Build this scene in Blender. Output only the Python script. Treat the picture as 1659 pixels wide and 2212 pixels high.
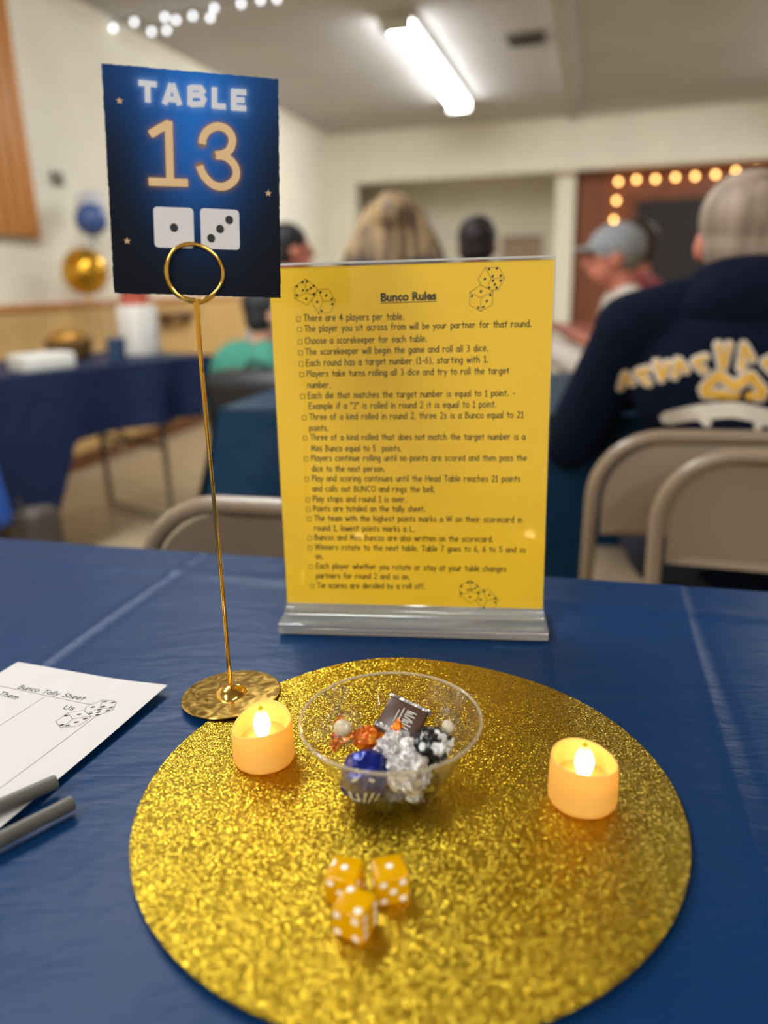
import bpy, bmesh, math, random
import numpy as np
from mathutils import Vector, Matrix, noise
from mathutils.bvhtree import BVHTree
PI = math.pi
R = math.radians
for o in list(bpy.data.objects):
    bpy.data.objects.remove(o)
scene = bpy.context.scene
COL = scene.collection

# ------------------------------------------------------------------ camera
T = 0.74                       # table height
F_PX, PITCH, ROLL, CAM_H = 1630.8, 0.29508, -0.02739, T + 0.2818
cam_data = bpy.data.cameras.new('camera')
cam = bpy.data.objects.new('camera', cam_data)
COL.objects.link(cam)
cam_data.sensor_fit = 'VERTICAL'
cam_data.sensor_height = 36.0
cam_data.lens = 36.0 * F_PX / 2212.0
cam_data.clip_start = 0.02
cam_data.clip_end = 60
fw = Vector((0, math.cos(PITCH), -math.sin(PITCH)))
rt = Vector((1, 0, 0))
up = rt.cross(fw)
c_, s_ = math.cos(ROLL), math.sin(ROLL)
r2 = c_ * rt + s_ * up
u2 = -s_ * rt + c_ * up
cam.matrix_world = Matrix(((r2.x, u2.x, -fw.x, 0), (r2.y, u2.y, -fw.y, 0), (r2.z, u2.z, -fw.z, CAM_H), (0, 0, 0, 1)))
cam_data.dof.use_dof = True
cam_data.dof.focus_distance = 0.503
cam_data.dof.aperture_fstop = cam_data.lens / 8.8     # an 8.8 mm wide opening
scene.camera = cam

# ------------------------------------------------------------------ world, exposure
world = bpy.data.worlds.new('hall_world')
scene.world = world
world.use_nodes = True
world.node_tree.nodes['Background'].inputs[0].default_value = (1.0, 0.93, 0.82, 1)
world.node_tree.nodes['Background'].inputs[1].default_value = 0.0
scene.view_settings.view_transform = 'Standard'
scene.view_settings.look = 'None'
scene.view_settings.gamma = 1.0
scene.view_settings.use_curve_mapping = False
scene.view_settings.exposure = 0.0
TUBE_STRENGTH = 44.0
TUBE_COLOR = (1.0, 1.03, 1.04)
CANDLE_FLAME = 11.5

# room axes: U runs along the far edge of the table, V away from the camera
PHI = R(-15.2)
UA = Vector((math.cos(PHI), math.sin(PHI), 0))
VA = Vector((-math.sin(PHI), math.cos(PHI), 0))
def uv(u, v, z=0.0):
    return UA * u + VA * v + Vector((0, 0, z))
CEIL = 2.6

# ------------------------------------------------------------------ helpers
def srgb(r, g, b):
    f = lambda c: (c / 255) / 12.92 if c / 255 <= 0.04045 else ((c / 255 + 0.055) / 1.055) ** 2.4
    return (f(r), f(g), f(b), 1.0)

def mat(name, color=(0.8, 0.8, 0.8, 1), rough=0.5, metal=0.0, spec=0.5, **kw):
    m = bpy.data.materials.new(name)
    m.use_nodes = True
    b = m.node_tree.nodes['Principled BSDF']
    b.inputs['Base Color'].default_value = color
    b.inputs['Roughness'].default_value = rough
    b.inputs['Metallic'].default_value = metal
    b.inputs['Specular IOR Level'].default_value = spec
    for k, v in kw.items():
        b.inputs[k.replace('_', ' ')].default_value = v
    return m

def nd(m, t, **kw):
    n = m.node_tree.nodes.new(t)
    for k, v in kw.items():
        setattr(n, k, v)
    return n

def lk(m, a, b):
    m.node_tree.links.new(a, b)

def noisy(m, scale=20, amount=0.15, detail=4, bump=0.0, bscale=None, stretch=None, coord='Object'):
    """mottles the base colour a little and adds a bump"""
    b = m.node_tree.nodes['Principled BSDF']
    base = tuple(b.inputs['Base Color'].default_value)
    tc = nd(m, 'ShaderNodeTexCoord')
    src = tc.outputs[coord]
    if stretch:
        mp = nd(m, 'ShaderNodeMapping')
        mp.inputs['Scale'].default_value = stretch
        lk(m, src, mp.inputs['Vector'])
        src = mp.outputs[0]
    n = nd(m, 'ShaderNodeTexNoise')
    n.inputs['Scale'].default_value = scale
    n.inputs['Detail'].default_value = detail
    lk(m, src, n.inputs['Vector'])
    r = nd(m, 'ShaderNodeValToRGB')
    r.color_ramp.elements[0].position = 0.3
    r.color_ramp.elements[1].position = 0.7
    r.color_ramp.elements[0].color = tuple(c * (1 - amount) for c in base[:3]) + (1,)
    r.color_ramp.elements[1].color = tuple(min(1, c * (1 + amount)) for c in base[:3]) + (1,)
    lk(m, n.outputs[0], r.inputs[0])
    lk(m, r.outputs[0], b.inputs['Base Color'])
    if bump:
        n2 = nd(m, 'ShaderNodeTexNoise')
        n2.inputs['Scale'].default_value = bscale or scale * 3
        n2.inputs['Detail'].default_value = 3
        lk(m, src, n2.inputs['Vector'])
        bp = nd(m, 'ShaderNodeBump')
        bp.inputs['Strength'].default_value = bump
        bp.inputs['Distance'].default_value = 0.01
        lk(m, n2.outputs[0], bp.inputs['Height'])
        lk(m, bp.outputs[0], b.inputs['Normal'])
    return m

def emit(name, color, strength):
    m = bpy.data.materials.new(name)
    m.use_nodes = True
    nt = m.node_tree
    nt.nodes.clear()
    o = nt.nodes.new('ShaderNodeOutputMaterial')
    e = nt.nodes.new('ShaderNodeEmission')
    e.inputs[0].default_value = tuple(color[:3]) + (1,)
    e.inputs[1].default_value = strength
    nt.links.new(e.outputs[0], o.inputs[0])
    return m

def thin_clear(name, tint=(0.97, 0.97, 0.97, 1), boost=1.0, rough=0.01, bump=None):
    """clear sheet plastic: see-through with a sharp skin reflection"""
    m = bpy.data.materials.new(name)
    m.use_nodes = True
    nt = m.node_tree
    nt.nodes.clear()
    o = nt.nodes.new('ShaderNodeOutputMaterial')
    t = nt.nodes.new('ShaderNodeBsdfTransparent')
    t.inputs[0].default_value = tint
    g = nt.nodes.new('ShaderNodeBsdfGlossy')
    g.inputs['Roughness'].default_value = rough
    f = nt.nodes.new('ShaderNodeLayerWeight')
    f.inputs[0].default_value = 0.5
    pw = nt.nodes.new('ShaderNodeMath')
    pw.operation = 'POWER'
    pw.inputs[1].default_value = 4.5
    nt.links.new(f.outputs['Facing'], pw.inputs[0])
    mu = nt.nodes.new('ShaderNodeMath')
    mu.operation = 'MULTIPLY_ADD'
    mu.use_clamp = True
    mu.inputs[1].default_value = 0.7
    mu.inputs[2].default_value = 0.03 * boost
    mx = nt.nodes.new('ShaderNodeMixShader')
    nt.links.new(pw.outputs[0], mu.inputs[0])
    nt.links.new(mu.outputs[0], mx.inputs[0])
    nt.links.new(t.outputs[0], mx.inputs[1])
    nt.links.new(g.outputs[0], mx.inputs[2])
    nt.links.new(mx.outputs[0], o.inputs[0])
    if bump:
        tc = nt.nodes.new('ShaderNodeTexCoord')
        n = nt.nodes.new('ShaderNodeTexNoise')
        n.inputs['Scale'].default_value = bump
        b = nt.nodes.new('ShaderNodeBump')
        b.inputs['Strength'].default_value = 0.8
        b.inputs['Distance'].default_value = 0.002
        nt.links.new(tc.outputs['Object'], n.inputs[0])
        nt.links.new(n.outputs[0], b.inputs['Height'])
        nt.links.new(b.outputs[0], g.inputs['Normal'])
        nt.links.new(b.outputs[0], f.inputs['Normal'])
    return m

class MB:
    """collects shapes for one mesh"""
    def __init__(self):
        self.v, self.f, self.mi = [], [], []
    def add(self, vs, fs, mi=0):
        k = len(self.v)
        self.v += [tuple(p) for p in vs]
        self.f += [tuple(i + k for i in f) for f in fs]
        self.mi += [mi] * len(fs)
        return self
    def box(self, c, s, rz=0.0, mi=0, rot=None):
        M = rot or Matrix.Rotation(rz, 3, 'Z')
        c = Vector(c)
        vs = [c + M @ Vector((x * s[0] / 2, y * s[1] / 2, z * s[2] / 2)) for x in (-1, 1) for y in (-1, 1) for z in (-1, 1)]
        return self.add(vs, [(0, 1, 3, 2), (4, 6, 7, 5), (0, 4, 5, 1), (2, 3, 7, 6), (0, 2, 6, 4), (1, 5, 7, 3)], mi)
    def rbox(self, c, s, r=0.003, rz=0.0, seg=2, mi=0, rot=None):
        bm = bmesh.new()
        bmesh.ops.create_cube(bm, size=1)
        bmesh.ops.scale(bm, vec=s, verts=bm.verts)
        bmesh.ops.bevel(bm, geom=bm.edges[:], offset=r, segments=seg, affect='EDGES', profile=0.5)
        M = rot or Matrix.Rotation(rz, 3, 'Z')
        bm.verts.index_update()
        self.add([Vector(c) + M @ v.co for v in bm.verts], [[v.index for v in f.verts] for f in bm.faces], mi)
        bm.free()
        return self
    def lathe(self, prof, c=(0, 0, 0), n=48, caps=True, mi=0, zfun=None):
        c = Vector(c)
        vs, fs = [], []
        for (r, z) in prof:
            for k in range(n):
                a = 2 * PI * k / n
                zz = z if zfun is None else zfun(a, r, z)
                vs.append(c + Vector((r * math.cos(a), r * math.sin(a), zz)))
        m = len(prof)
        for j in range(m - 1):
            for k in range(n):
                k2 = (k + 1) % n
                fs.append((j * n + k, j * n + k2, (j + 1) * n + k2, (j + 1) * n + k))
        if caps:
            if prof[0][0] > 1e-6: fs.append(tuple(range(n))[::-1])
            if prof[-1][0] > 1e-6: fs.append(tuple((m - 1) * n + k for k in range(n)))
        return self.add(vs, fs, mi)
    def tube(self, pts, r, n=10, closed=False, mi=0):
        pts = [Vector(p) for p in pts]
        m = len(pts)
        rs = r if isinstance(r, (list, tuple)) else [r] * m
        vs, fs = [], []
        ref = None
        for i, p in enumerate(pts):
            a = pts[(i - 1) % m] if (closed or i > 0) else p
            b = pts[(i + 1) % m] if (closed or i < m - 1) else p
            d = (b - a).normalized()
            if ref is None:
                ref = d.orthogonal().normalized()
            ref = (ref - d * ref.dot(d))
            ref = ref.normalized() if ref.length > 1e-6 else d.orthogonal().normalized()
            q = d.cross(ref)
            for k in range(n):
                t = 2 * PI * k / n
                vs.append(p + (ref * math.cos(t) + q * math.sin(t)) * rs[i])
        last = m if closed else m - 1
        for i in range(last):
            j = (i + 1) % m
            for k in range(n):
                k2 = (k + 1) % n
                fs.append((i * n + k, i * n + k2, j * n + k2, j * n + k))
        if not closed:
            fs.append(tuple(range(n))[::-1])
            fs.append(tuple((m - 1) * n + k for k in range(n)))
        return self.add(vs, fs, mi)
    def ell(self, c, r, rot=None, sub=3, fn=None, mi=0):
        bm = bmesh.new()
        bmesh.ops.create_icosphere(bm, subdivisions=sub, radius=1)
        M = rot or Matrix.Identity(3)
        c = Vector(c)
        rr = (r, r, r) if isinstance(r, (int, float)) else r
        bm.verts.index_update()
        vs = []
        for v in bm.verts:
            p = v.co.copy()
            k = fn(p) if fn else 1.0
            vs.append(c + M @ Vector((p.x * rr[0] * k, p.y * rr[1] * k, p.z * rr[2] * k)))
        self.add(vs, [[v.index for v in f.verts] for f in bm.faces], mi)
        bm.free()
        return self
    def cap(self, a, b, ra, rb, n=14):
        """tapered limb with round ends"""
        a, b = Vector(a), Vector(b)
        d = (b - a)
        L = d.length
        M = d.to_track_quat('Z', 'Y').to_matrix() if L > 1e-6 else Matrix.Identity(3)
        prof = [(ra * math.cos(t), -ra * math.sin(t)) for t in np.linspace(PI / 2, 0, 5)]
        prof += [(rb * math.cos(t), L + rb * math.sin(t)) for t in np.linspace(0, PI / 2, 5)]
        vs, fs = [], []
        m = len(prof)
        for (r, z) in prof:
            r = max(r, 1e-5)
            for k in range(n):
                t = 2 * PI * k / n
                vs.append(a + M @ Vector((r * math.cos(t), r * math.sin(t), z)))
        for j in range(m - 1):
            for k in range(n):
                k2 = (k + 1) % n
                fs.append((j * n + k, j * n + k2, (j + 1) * n + k2, (j + 1) * n + k))
        fs.append(tuple(range(n))[::-1])
        fs.append(tuple((m - 1) * n + k for k in range(n)))
        return self.add(vs, fs)
    def build(self, name, mats, parent=None, smooth=True, loc=None, rz=None):
        me = bpy.data.meshes.new(name)
        me.from_pydata(self.v, [], self.f)
        mats = mats if isinstance(mats, (list, tuple)) else [mats]
        for m in mats:
            me.materials.append(m)
        if len(mats) > 1:
            me.polygons.foreach_set('material_index', self.mi)
        me.update()
        o = bpy.data.objects.new(name, me)
        COL.objects.link(o)
        if smooth:
            me.shade_smooth()
            me.set_sharp_from_angle(angle=R(38))
        if parent:
            o.parent = parent
        if loc is not None:
            o.location = loc
        if rz is not None:
            o.rotation_euler = (0, 0, rz)
        return o

def tag(o, label=None, cat=None, group=None, kind=None):
    if label: o['label'] = label
    if cat: o['category'] = cat
    if group: o['group'] = group
    if kind: o['kind'] = kind
    return o

def thing(name, label, cat, loc=(0, 0, 0), rz=0.0, group=None):
    o = bpy.data.objects.new(name, None)
    COL.objects.link(o)
    o.empty_display_size = 0.05
    o.location = loc
    o.rotation_euler = (0, 0, rz)
    return tag(o, label, cat, group)

def copy_thing(o, parent=None):
    c = o.copy()
    COL.objects.link(c)
    if parent: c.parent = parent
    for ch in list(o.children):
        copy_thing(ch, c)
    return c

def homography(src, dst):
    A = []
    for (x, y), (X, Y) in zip(src, dst):
        A.append([x, y, 1, 0, 0, 0, -X * x, -X * y])
        A.append([0, 0, 0, x, y, 1, -Y * x, -Y * y])
    h = np.linalg.solve(np.array(A, float), np.array(dst, float).ravel())
    h = np.append(h, 1).reshape(3, 3)
    def f(x, y):
        q = h @ np.array([x, y, 1.0])
        return q[0] / q[2], q[1] / q[2]
    return f

# ------------------------------------------------------------------ hand lettering made of pen strokes
def E_(cx, cy, rx, ry, a0, a1, n=None):
    n = n or max(4, int(abs(a1 - a0) / 28))
    return [(cx + rx * math.cos(R(a0 + (a1 - a0) * i / n)), cy + ry * math.sin(R(a0 + (a1 - a0) * i / n))) for i in range(n + 1)]
GL = {
 ' ': (.40, []),
 'a': (.5, [E_(.22, .24, .19, .24, 50, 400), [(.41, .49), (.41, .12), (.46, 0)]]),
 'b': (.5, [[(.06, .78), (.06, 0)], E_(.25, .25, .19, .24, 180, -180)]),
 'c': (.46, [E_(.24, .25, .2, .25, 50, 310)]),
 'd': (.5, [E_(.23, .25, .19, .24, 0, 360), [(.42, .78), (.42, 0)]]),
 'e': (.5, [[(.05, .25), (.43, .28)] + E_(.24, .26, .19, .25, 5, 315)]),
 'f': (.42, [E_(.3, .6, .13, .17, 70, 180) + [(.17, 0)], [(.03, .45), (.36, .47)]]),
 'g': (.5, [E_(.22, .25, .18, .24, 0, 360), [(.4, .5), (.4, -.03)] + E_(.22, -.05, .18, .18, 0, -140)]),
 'h': (.5, [[(.06, .78), (.06, 0)], E_(.23, .27, .17, .2, 180, 0) + [(.41, 0)]]),
 'i': (.18, [[(.09, .47), (.09, 0)], [(.09, .66), (.09, .69)]]),
 'k': (.46, [[(.06, .78), (.06, 0)], [(.37, .48), (.08, .22)], [(.16, .29), (.4, 0)]]),
 'l': (.17, [[(.08, .78), (.08, 0)]]),
 'm': (.7, [[(.06, .5), (.06, 0)], E_(.2, .3, .14, .18, 180, 0) + [(.34, 0)], E_(.48, .3, .14, .18, 180, 0) + [(.63, 0)]]),
 'n': (.48, [[(.06, .5), (.06, 0)], E_(.23, .28, .17, .2, 180, 0) + [(.41, 0)]]),
 'o': (.5, [E_(.24, .25, .2, .25, 0, 360)]),
 'p': (.5, [[(.06, .5), (.06, -.24)], E_(.25, .25, .19, .24, 180, -180)]),
 'q': (.5, [E_(.23, .25, .19, .24, 0, 360), [(.42, .5), (.42, -.24)]]),
 'r': (.44, [[(.06, .5), (.06, 0)], E_(.23, .27, .17, .21, 180, 40)]),
 's': (.44, [[(.36, .43), (.22, .5), (.08, .41), (.14, .29), (.31, .22), (.37, .1), (.22, 0), (.05, .06)]]),
 't': (.42, [[(.2, .68), (.2, 0)], [(.02, .47), (.38, .48)]]),
 'u': (.48, [[(.06, .48)] + E_(.22, .2, .16, .2, 180, 360) + [(.4, .48), (.42, 0)]]),
 'v': (.44, [[(.03, .48), (.22, 0), (.41, .48)]]),
 'w': (.64, [[(.03, .48), (.17, 0), (.32, .44), (.47, 0), (.6, .48)]]),
 'x': (.46, [[(.04, .48), (.42, 0)], [(.42, .48), (.04, 0)]]),
 'y': (.46, [[(.04, .48), (.23, .06)], [(.42, .48), (.12, -.24)]]),
 'z': (.46, [[(.05, .48), (.4, .48), (.05, 0), (.42, 0)]]),
 'B': (.58, [[(.07, 0), (.07, .74)], [(.07, .74), (.34, .7), (.4, .57), (.3, .43), (.08, .4)], [(.3, .41), (.48, .32), (.49, .16), (.35, .03), (.07, 0)]]),
 'C': (.6, [E_(.34, .37, .28, .37, 55, 300)]),
 'E': (.56, [[(.5, .74), (.07, .74), (.07, 0), (.52, .01)], [(.07, .39), (.46, .4)]]),
 'H': (.66, [[(.07, .74), (.07, 0)], [(.57, .74), (.57, 0)], [(.07, .38), (.57, .39)]]),
 'L': (.5, [[(.07, .74), (.07, .01), (.46, .01)]]),
 'M': (.8, [[(.05, 0), (.16, .74), (.38, .1), (.6, .74), (.72, 0)]]),
 'N': (.7, [[(.07, 0), (.07, .74), (.58, 0), (.6, .74)]]),
 'O': (.74, [E_(.36, .37, .31, .37, 0, 360)]),
 'P': (.5, [[(.07, 0), (.07, .74)], [(.07, .74), (.34, .72), (.43, .55), (.33, .38), (.07, .34)]]),
 'S': (.58, [[(.5, .64), (.33, .75), (.13, .67), (.1, .5), (.25, .4), (.44, .33), (.5, .17), (.36, .01), (.15, 0), (.04, .1)]]),
 'T': (.6, [[(.02, .73), (.58, .74)], [(.3, .73), (.3, 0)]]),
 'U': (.64, [[(.07, .74)] + E_(.31, .27, .24, .27, 180, 360) + [(.55, .74)]]),
 'W': (.92, [[(.04, .74), (.22, 0), (.45, .7), (.66, 0), (.86, .74)]]),
 '1': (.4, [[(.08, .58), (.22, .74), (.22, 0)], [(.06, 0), (.38, 0)]]),
 '2': (.52, [E_(.25, .54, .18, .2, 160, -30) + [(.06, .01), (.46, .01)]]),
 '3': (.52, [E_(.22, .56, .18, .18, 140, -90) + E_(.22, .19, .21, .19, 90, -140)]),
 '4': (.56, [[(.36, 0), (.36, .74), (.04, .28), (.52, .28)]]),
 '5': (.52, [[(.44, .74), (.13, .74), (.09, .42)] + E_(.23, .23, .21, .22, 110, -150)]),
 '6': (.54, [[(.38, .74), (.2, .58), (.08, .3)] + E_(.26, .21, .19, .21, 160, 520)]),
 '7': (.54, [[(.04, .73), (.47, .73), (.16, 0)]]),
 '.': (.24, [[(.06, .03), (.15, .03)], [(.105, -.01), (.105, .07)]]), ',': (.22, [[(.11, .06), (.06, -.1)]]),
 '-': (.4, [[(.06, .27), (.34, .27)]]), '(': (.34, [E_(.34, .32, .24, .45, 115, 245)]),
 ')': (.34, [E_(0, .32, .24, .45, 65, -65)]), '"': (.34, [[(.09, .76), (.09, .58)], [(.23, .76), (.23, .58)]]),
}
def ink(mb, pts, w, to3d, caps=6, mi=0):
    """a pen stroke of width w along pts, laid on the surface to3d(x, y)"""
    for (x0, y0), (x1, y1) in zip(pts[:-1], pts[1:]):
        dx, dy = x1 - x0, y1 - y0
        L = math.hypot(dx, dy)
        if L < 1e-9: continue
        px, py = -dy / L * w / 2, dx / L * w / 2
        mb.add([to3d(x0 + px, y0 + py), to3d(x0 - px, y0 - py), to3d(x1 - px, y1 - py), to3d(x1 + px, y1 + py)], [(0, 1, 2, 3)], mi)
    if caps:
        for (x, y) in pts:
            mb.add([to3d(x + w / 2 * math.cos(2 * PI * k / caps), y + w / 2 * math.sin(2 * PI * k / caps)) for k in range(caps)], [tuple(range(caps))], mi)
def ribbon(mb, pts, w, to3d):
    """one flat mitred band along pts"""
    P = [Vector(p) for p in pts]
    vs = []
    for i, p in enumerate(P):
        d0 = (p - P[i - 1]).normalized() if i else (P[1] - p).normalized()
        d1 = (P[i + 1] - p).normalized() if i < len(P) - 1 else d0
        t = (d0 + d1).normalized()
        nrm = Vector((-t.y, t.x))
        k = w / 2 / max(.5, nrm.dot(Vector((-d0.y, d0.x))))
        vs += [to3d(*(p + nrm * k)), to3d(*(p - nrm * k))]
    mb.add(vs, [(2 * i, 2 * i + 1, 2 * i + 3, 2 * i + 2) for i in range(len(P) - 1)])
def disc_ink(mb, x, y, rx, ry, to3d, n=16, ang=0.0, mi=0):
    ca, sa = math.cos(ang), math.sin(ang)
    pts = []
    for k in range(n):
        a, b = rx * math.cos(2 * PI * k / n), ry * math.sin(2 * PI * k / n)
        pts.append(to3d(x + a * ca - b * sa, y + a * sa + b * ca))
    mb.add(pts, [tuple(range(n))], mi)
def text_width(s):
    return sum(GL[ch][0] + .06 for ch in s)
def write_line(mb, s, p0, p1, em, to3d, weight=.095):
    """lays string s so that it runs from p0 to p1 on its baseline"""
    dx, dy = p1[0] - p0[0], p1[1] - p0[1]
    L = math.hypot(dx, dy)
    ux, uy = dx / L, dy / L
    sx = L / text_width(s)
    x = 0.0
    for ch in s:
        w, strokes = GL[ch]
        for st in strokes:
            pts = [(p0[0] + (x + a) * sx * ux - b * em * uy, p0[1] + (x + a) * sx * uy + b * em * ux) for a, b in st]
            ink(mb, pts, weight * em, to3d)
        x += w + .06

# ------------------------------------------------------------------ materials
M = {}
M['wall'] = noisy(mat('cream_wall_paint', srgb(232, 226, 208), 0.7), 3, .04, bump=.05, bscale=60)
M['ceiling'] = noisy(mat('grey_white_ceiling', srgb(180, 178, 176), 0.85), 2, .05)
M['floor'] = noisy(mat('beige_vinyl_floor', srgb(176, 158, 128), 0.35), 4, .08)
M['brownwall'] = noisy(mat('brown_wood_panelling', srgb(120, 66, 34), 0.5), 3, .25, stretch=(8, 8, .4))
M['tanwall'] = noisy(mat('tan_wainscot', srgb(205, 166, 104), 0.5), 3, .1, stretch=(4, 4, .6))
M['slat'] = noisy(mat('orange_oak_slat', srgb(196, 132, 68), 0.45), 6, .18, stretch=(6, 6, .4))
M['white'] = mat('white_enamel', srgb(225, 222, 212), 0.4)
M['tube'] = emit('lit_diffuser', TUBE_COLOR, TUBE_STRENGTH)
M['darkopen'] = mat('painted_dark_opening', srgb(30, 22, 20), 0.6)
M['black'] = mat('black_plastic', srgb(16, 16, 18), 0.45)
M['skin'] = noisy(mat('skin', srgb(214, 158, 130), 0.5), 8, .06)
M['ruddy'] = noisy(mat('ruddy_skin', srgb(200, 120, 96), 0.5), 8, .06)
M['navy_hood'] = noisy(mat('dark_navy_fleece', srgb(13, 19, 36), 0.95, spec=.1), 30, .15, bump=.2, bscale=90)
M['gold'] = mat('polished_gold', srgb(236, 190, 92), 0.13, 1.0)
M['chair'] = noisy(mat('taupe_chair_enamel', srgb(142, 122, 100), 0.32), 5, .04)
M['paper'] = noisy(mat('white_paper', srgb(196, 191, 187), 0.75), 30, .02)
M['ink'] = mat('black_print', srgb(22, 20, 20), 0.6)
M['wax'] = None

def cloth_material(name, col, rough, bump, hi=None):
    m = mat(name, col, rough, spec=0.13)
    b = m.node_tree.nodes['Principled BSDF']
    tc = nd(m, 'ShaderNodeTexCoord')
    mp = nd(m, 'ShaderNodeMapping')
    mp.inputs['Rotation'].default_value = (0, 0, R(35))
    mp.inputs['Scale'].default_value = (1.0, 2.6, 1.0)
    lk(m, tc.outputs['Object'], mp.inputs[0])
    n1 = nd(m, 'ShaderNodeTexNoise')
    n1.inputs['Scale'].default_value = 7
    n1.inputs['Detail'].default_value = 5
    n1.inputs['Distortion'].default_value = 0.8
    lk(m, mp.outputs[0], n1.inputs['Vector'])
    n2 = nd(m, 'ShaderNodeTexNoise')
    n2.inputs['Scale'].default_value = 26
    n2.inputs['Detail'].default_value = 4
    n2.inputs['Distortion'].default_value = 1.5
    lk(m, mp.outputs[0], n2.inputs['Vector'])
    ad = nd(m, 'ShaderNodeMath', operation='MULTIPLY_ADD')
    ad.inputs[1].default_value = 0.25
    lk(m, n2.outputs[0], ad.inputs[0])
    lk(m, n1.outputs[0], ad.inputs[2])
    bp = nd(m, 'ShaderNodeBump')
    bp.inputs['Strength'].default_value = bump
    bp.inputs['Distance'].default_value = 0.02
    lk(m, ad.outputs[0], bp.inputs['Height'])
    lk(m, bp.outputs[0], b.inputs['Normal'])
    return m
M['cloth'] = cloth_material('navy_plastic_tablecloth', srgb(10, 46, 87), 0.38, 0.13)
M['cloth_far'] = cloth_material('navy_tablecloth', srgb(30, 40, 70), 0.5, 0.5)
M['cloth_teal'] = cloth_material('teal_blue_tablecloth', srgb(13, 46, 72), 0.42, 0.5)

# gold glitter: every flake tilts its own way
def glitter():
    m = mat('gold_glitter', srgb(222, 172, 40), 0.28, 1.0)
    b = m.node_tree.nodes['Principled BSDF']
    tc = nd(m, 'ShaderNodeTexCoord')
    vo = nd(m, 'ShaderNodeTexVoronoi')
    vo.inputs['Scale'].default_value = 1900
    lk(m, tc.outputs['Object'], vo.inputs['Vector'])
    sub = nd(m, 'ShaderNodeVectorMath', operation='SUBTRACT')
    sub.inputs[1].default_value = (.5, .5, .5)
    lk(m, vo.outputs['Color'], sub.inputs[0])
    sc = nd(m, 'ShaderNodeVectorMath', operation='MULTIPLY')
    sc.inputs[1].default_value = (.85, .85, 0.2)
    lk(m, sub.outputs[0], sc.inputs[0])
    ge = nd(m, 'ShaderNodeNewGeometry')
    ad = nd(m, 'ShaderNodeVectorMath', operation='ADD')
    lk(m, ge.outputs['Normal'], ad.inputs[0])
    lk(m, sc.outputs[0], ad.inputs[1])
    no = nd(m, 'ShaderNodeVectorMath', operation='NORMALIZE')
    lk(m, ad.outputs[0], no.inputs[0])
    lk(m, no.outputs[0], b.inputs['Normal'])
    sep = nd(m, 'ShaderNodeSeparateColor')
    lk(m, vo.outputs['Color'], sep.inputs[0])
    rp = nd(m, 'ShaderNodeValToRGB')
    rp.color_ramp.elements[0].color = srgb(146, 114, 12)
    rp.color_ramp.elements[1].color = srgb(214, 184, 58)
    lk(m, sep.outputs[2], rp.inputs[0])
    lk(m, rp.outputs[0], b.inputs['Base Color'])
    return m
M['glitter'] = glitter()

# ------------------------------------------------------------------ room shell
U0, U1, V0, V1 = -2.9, 5.2, -4.6, 8.75
def slab(name, m, corners, thick_dir, kind='structure'):
    """a thick sheet: four corners and the direction of its thickness"""
    mb = MB()
    a = [Vector(c) for c in corners]
    b = [p + Vector(thick_dir) for p in a]
    mb.add(a + b, [(0, 1, 2, 3), (7, 6, 5, 4), (0, 4, 5, 1), (1, 5, 6, 2), (2, 6, 7, 3), (3, 7, 4, 0)])
    return tag(mb.build(name, m, smooth=False), kind=kind)
slab('floor', M['floor'], [uv(U0 - .2, V0 - .2), uv(U1 + .2, V0 - .2), uv(U1 + .2, V1 + 2.5), uv(U0 - .2, V1 + 2.5)], (0, 0, -.1))
slab('ceiling', M['ceiling'], [uv(U0 - .2, V0 - .2, CEIL), uv(U1 + .2, V0 - .2, CEIL), uv(U1 + .2, V1 + 2.5, CEIL), uv(U0 - .2, V1 + 2.5, CEIL)], (0, 0, .1))
slab('wall_left', M['wall'], [uv(U0, V0), uv(U0, V1), uv(U0, V1, CEIL), uv(U0, V0, CEIL)], UA * -.15)
slab('wall_right', M['wall'], [uv(U1, V0), uv(U1, V1 + 2.5), uv(U1, V1 + 2.5, CEIL), uv(U1, V0, CEIL)], UA * .15)
slab('wall_rear', M['wall'], [uv(U0, V0), uv(U1, V0), uv(U1, V0, CEIL), uv(U0, V0, CEIL)], VA * -.15)
HB = 2.09
mb = MB()
def ubox(mb, u0, u1, v0, v1, z0, z1):
    c = uv((u0 + u1) / 2, (v0 + v1) / 2, (z0 + z1) / 2)
    return mb.box(c, (u1 - u0, v1 - v0, z1 - z0), PHI)
ubox(mb, U0, U1, V1, V1 + .2, HB, CEIL)
tag(mb.build('wall_header', M['wall'], smooth=False), kind='structure')
mb = MB(); ubox(mb, U0 - .15, -2.62, V1, V1 + .2, 0, HB)
tag(mb.build('wall_corner', M['wall'], smooth=False), kind='structure')
mb = MB(); ubox(mb, U0 - .15, U1, V1 + 1.05, V1 + 1.2, 0, CEIL)
tag(mb.build('wall_alcove', M['wall'], smooth=False), kind='structure')
mb = MB(); ubox(mb, -.42, -.22, V1 + .2, V1 + 1.05, 0, CEIL)
tag(mb.build('wall_column', M['wall'], smooth=False), kind='structure')
mb = MB(); ubox(mb, -.22, U1, V1 + .32, V1 + .44, 0, CEIL)
tag(mb.build('wall_paneled', M['brownwall'], smooth=False), kind='structure')
mb = MB(); ubox(mb, U0, U0 + .02, V0, V1, 0, .93)
tag(mb.build('trim_1', M['tanwall'], smooth=False), kind='structure')
mb = MB(); ubox(mb, U0, U0 + .035, V0, V1, .93, .96)
tag(mb.build('trim_2', M['slat'], smooth=False), kind='structure')
mb = MB(); ubox(mb, -.32, -.2, V0, V1, CEIL - .05, CEIL)
tag(mb.build('trim_3', M['ceiling'], smooth=False), kind='structure')
mb = MB(); ubox(mb, U0, U0 + .02, V0, V1, 0, .1)
tag(mb.build('baseboard_left', M['brownwall'], smooth=False), kind='structure')
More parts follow.
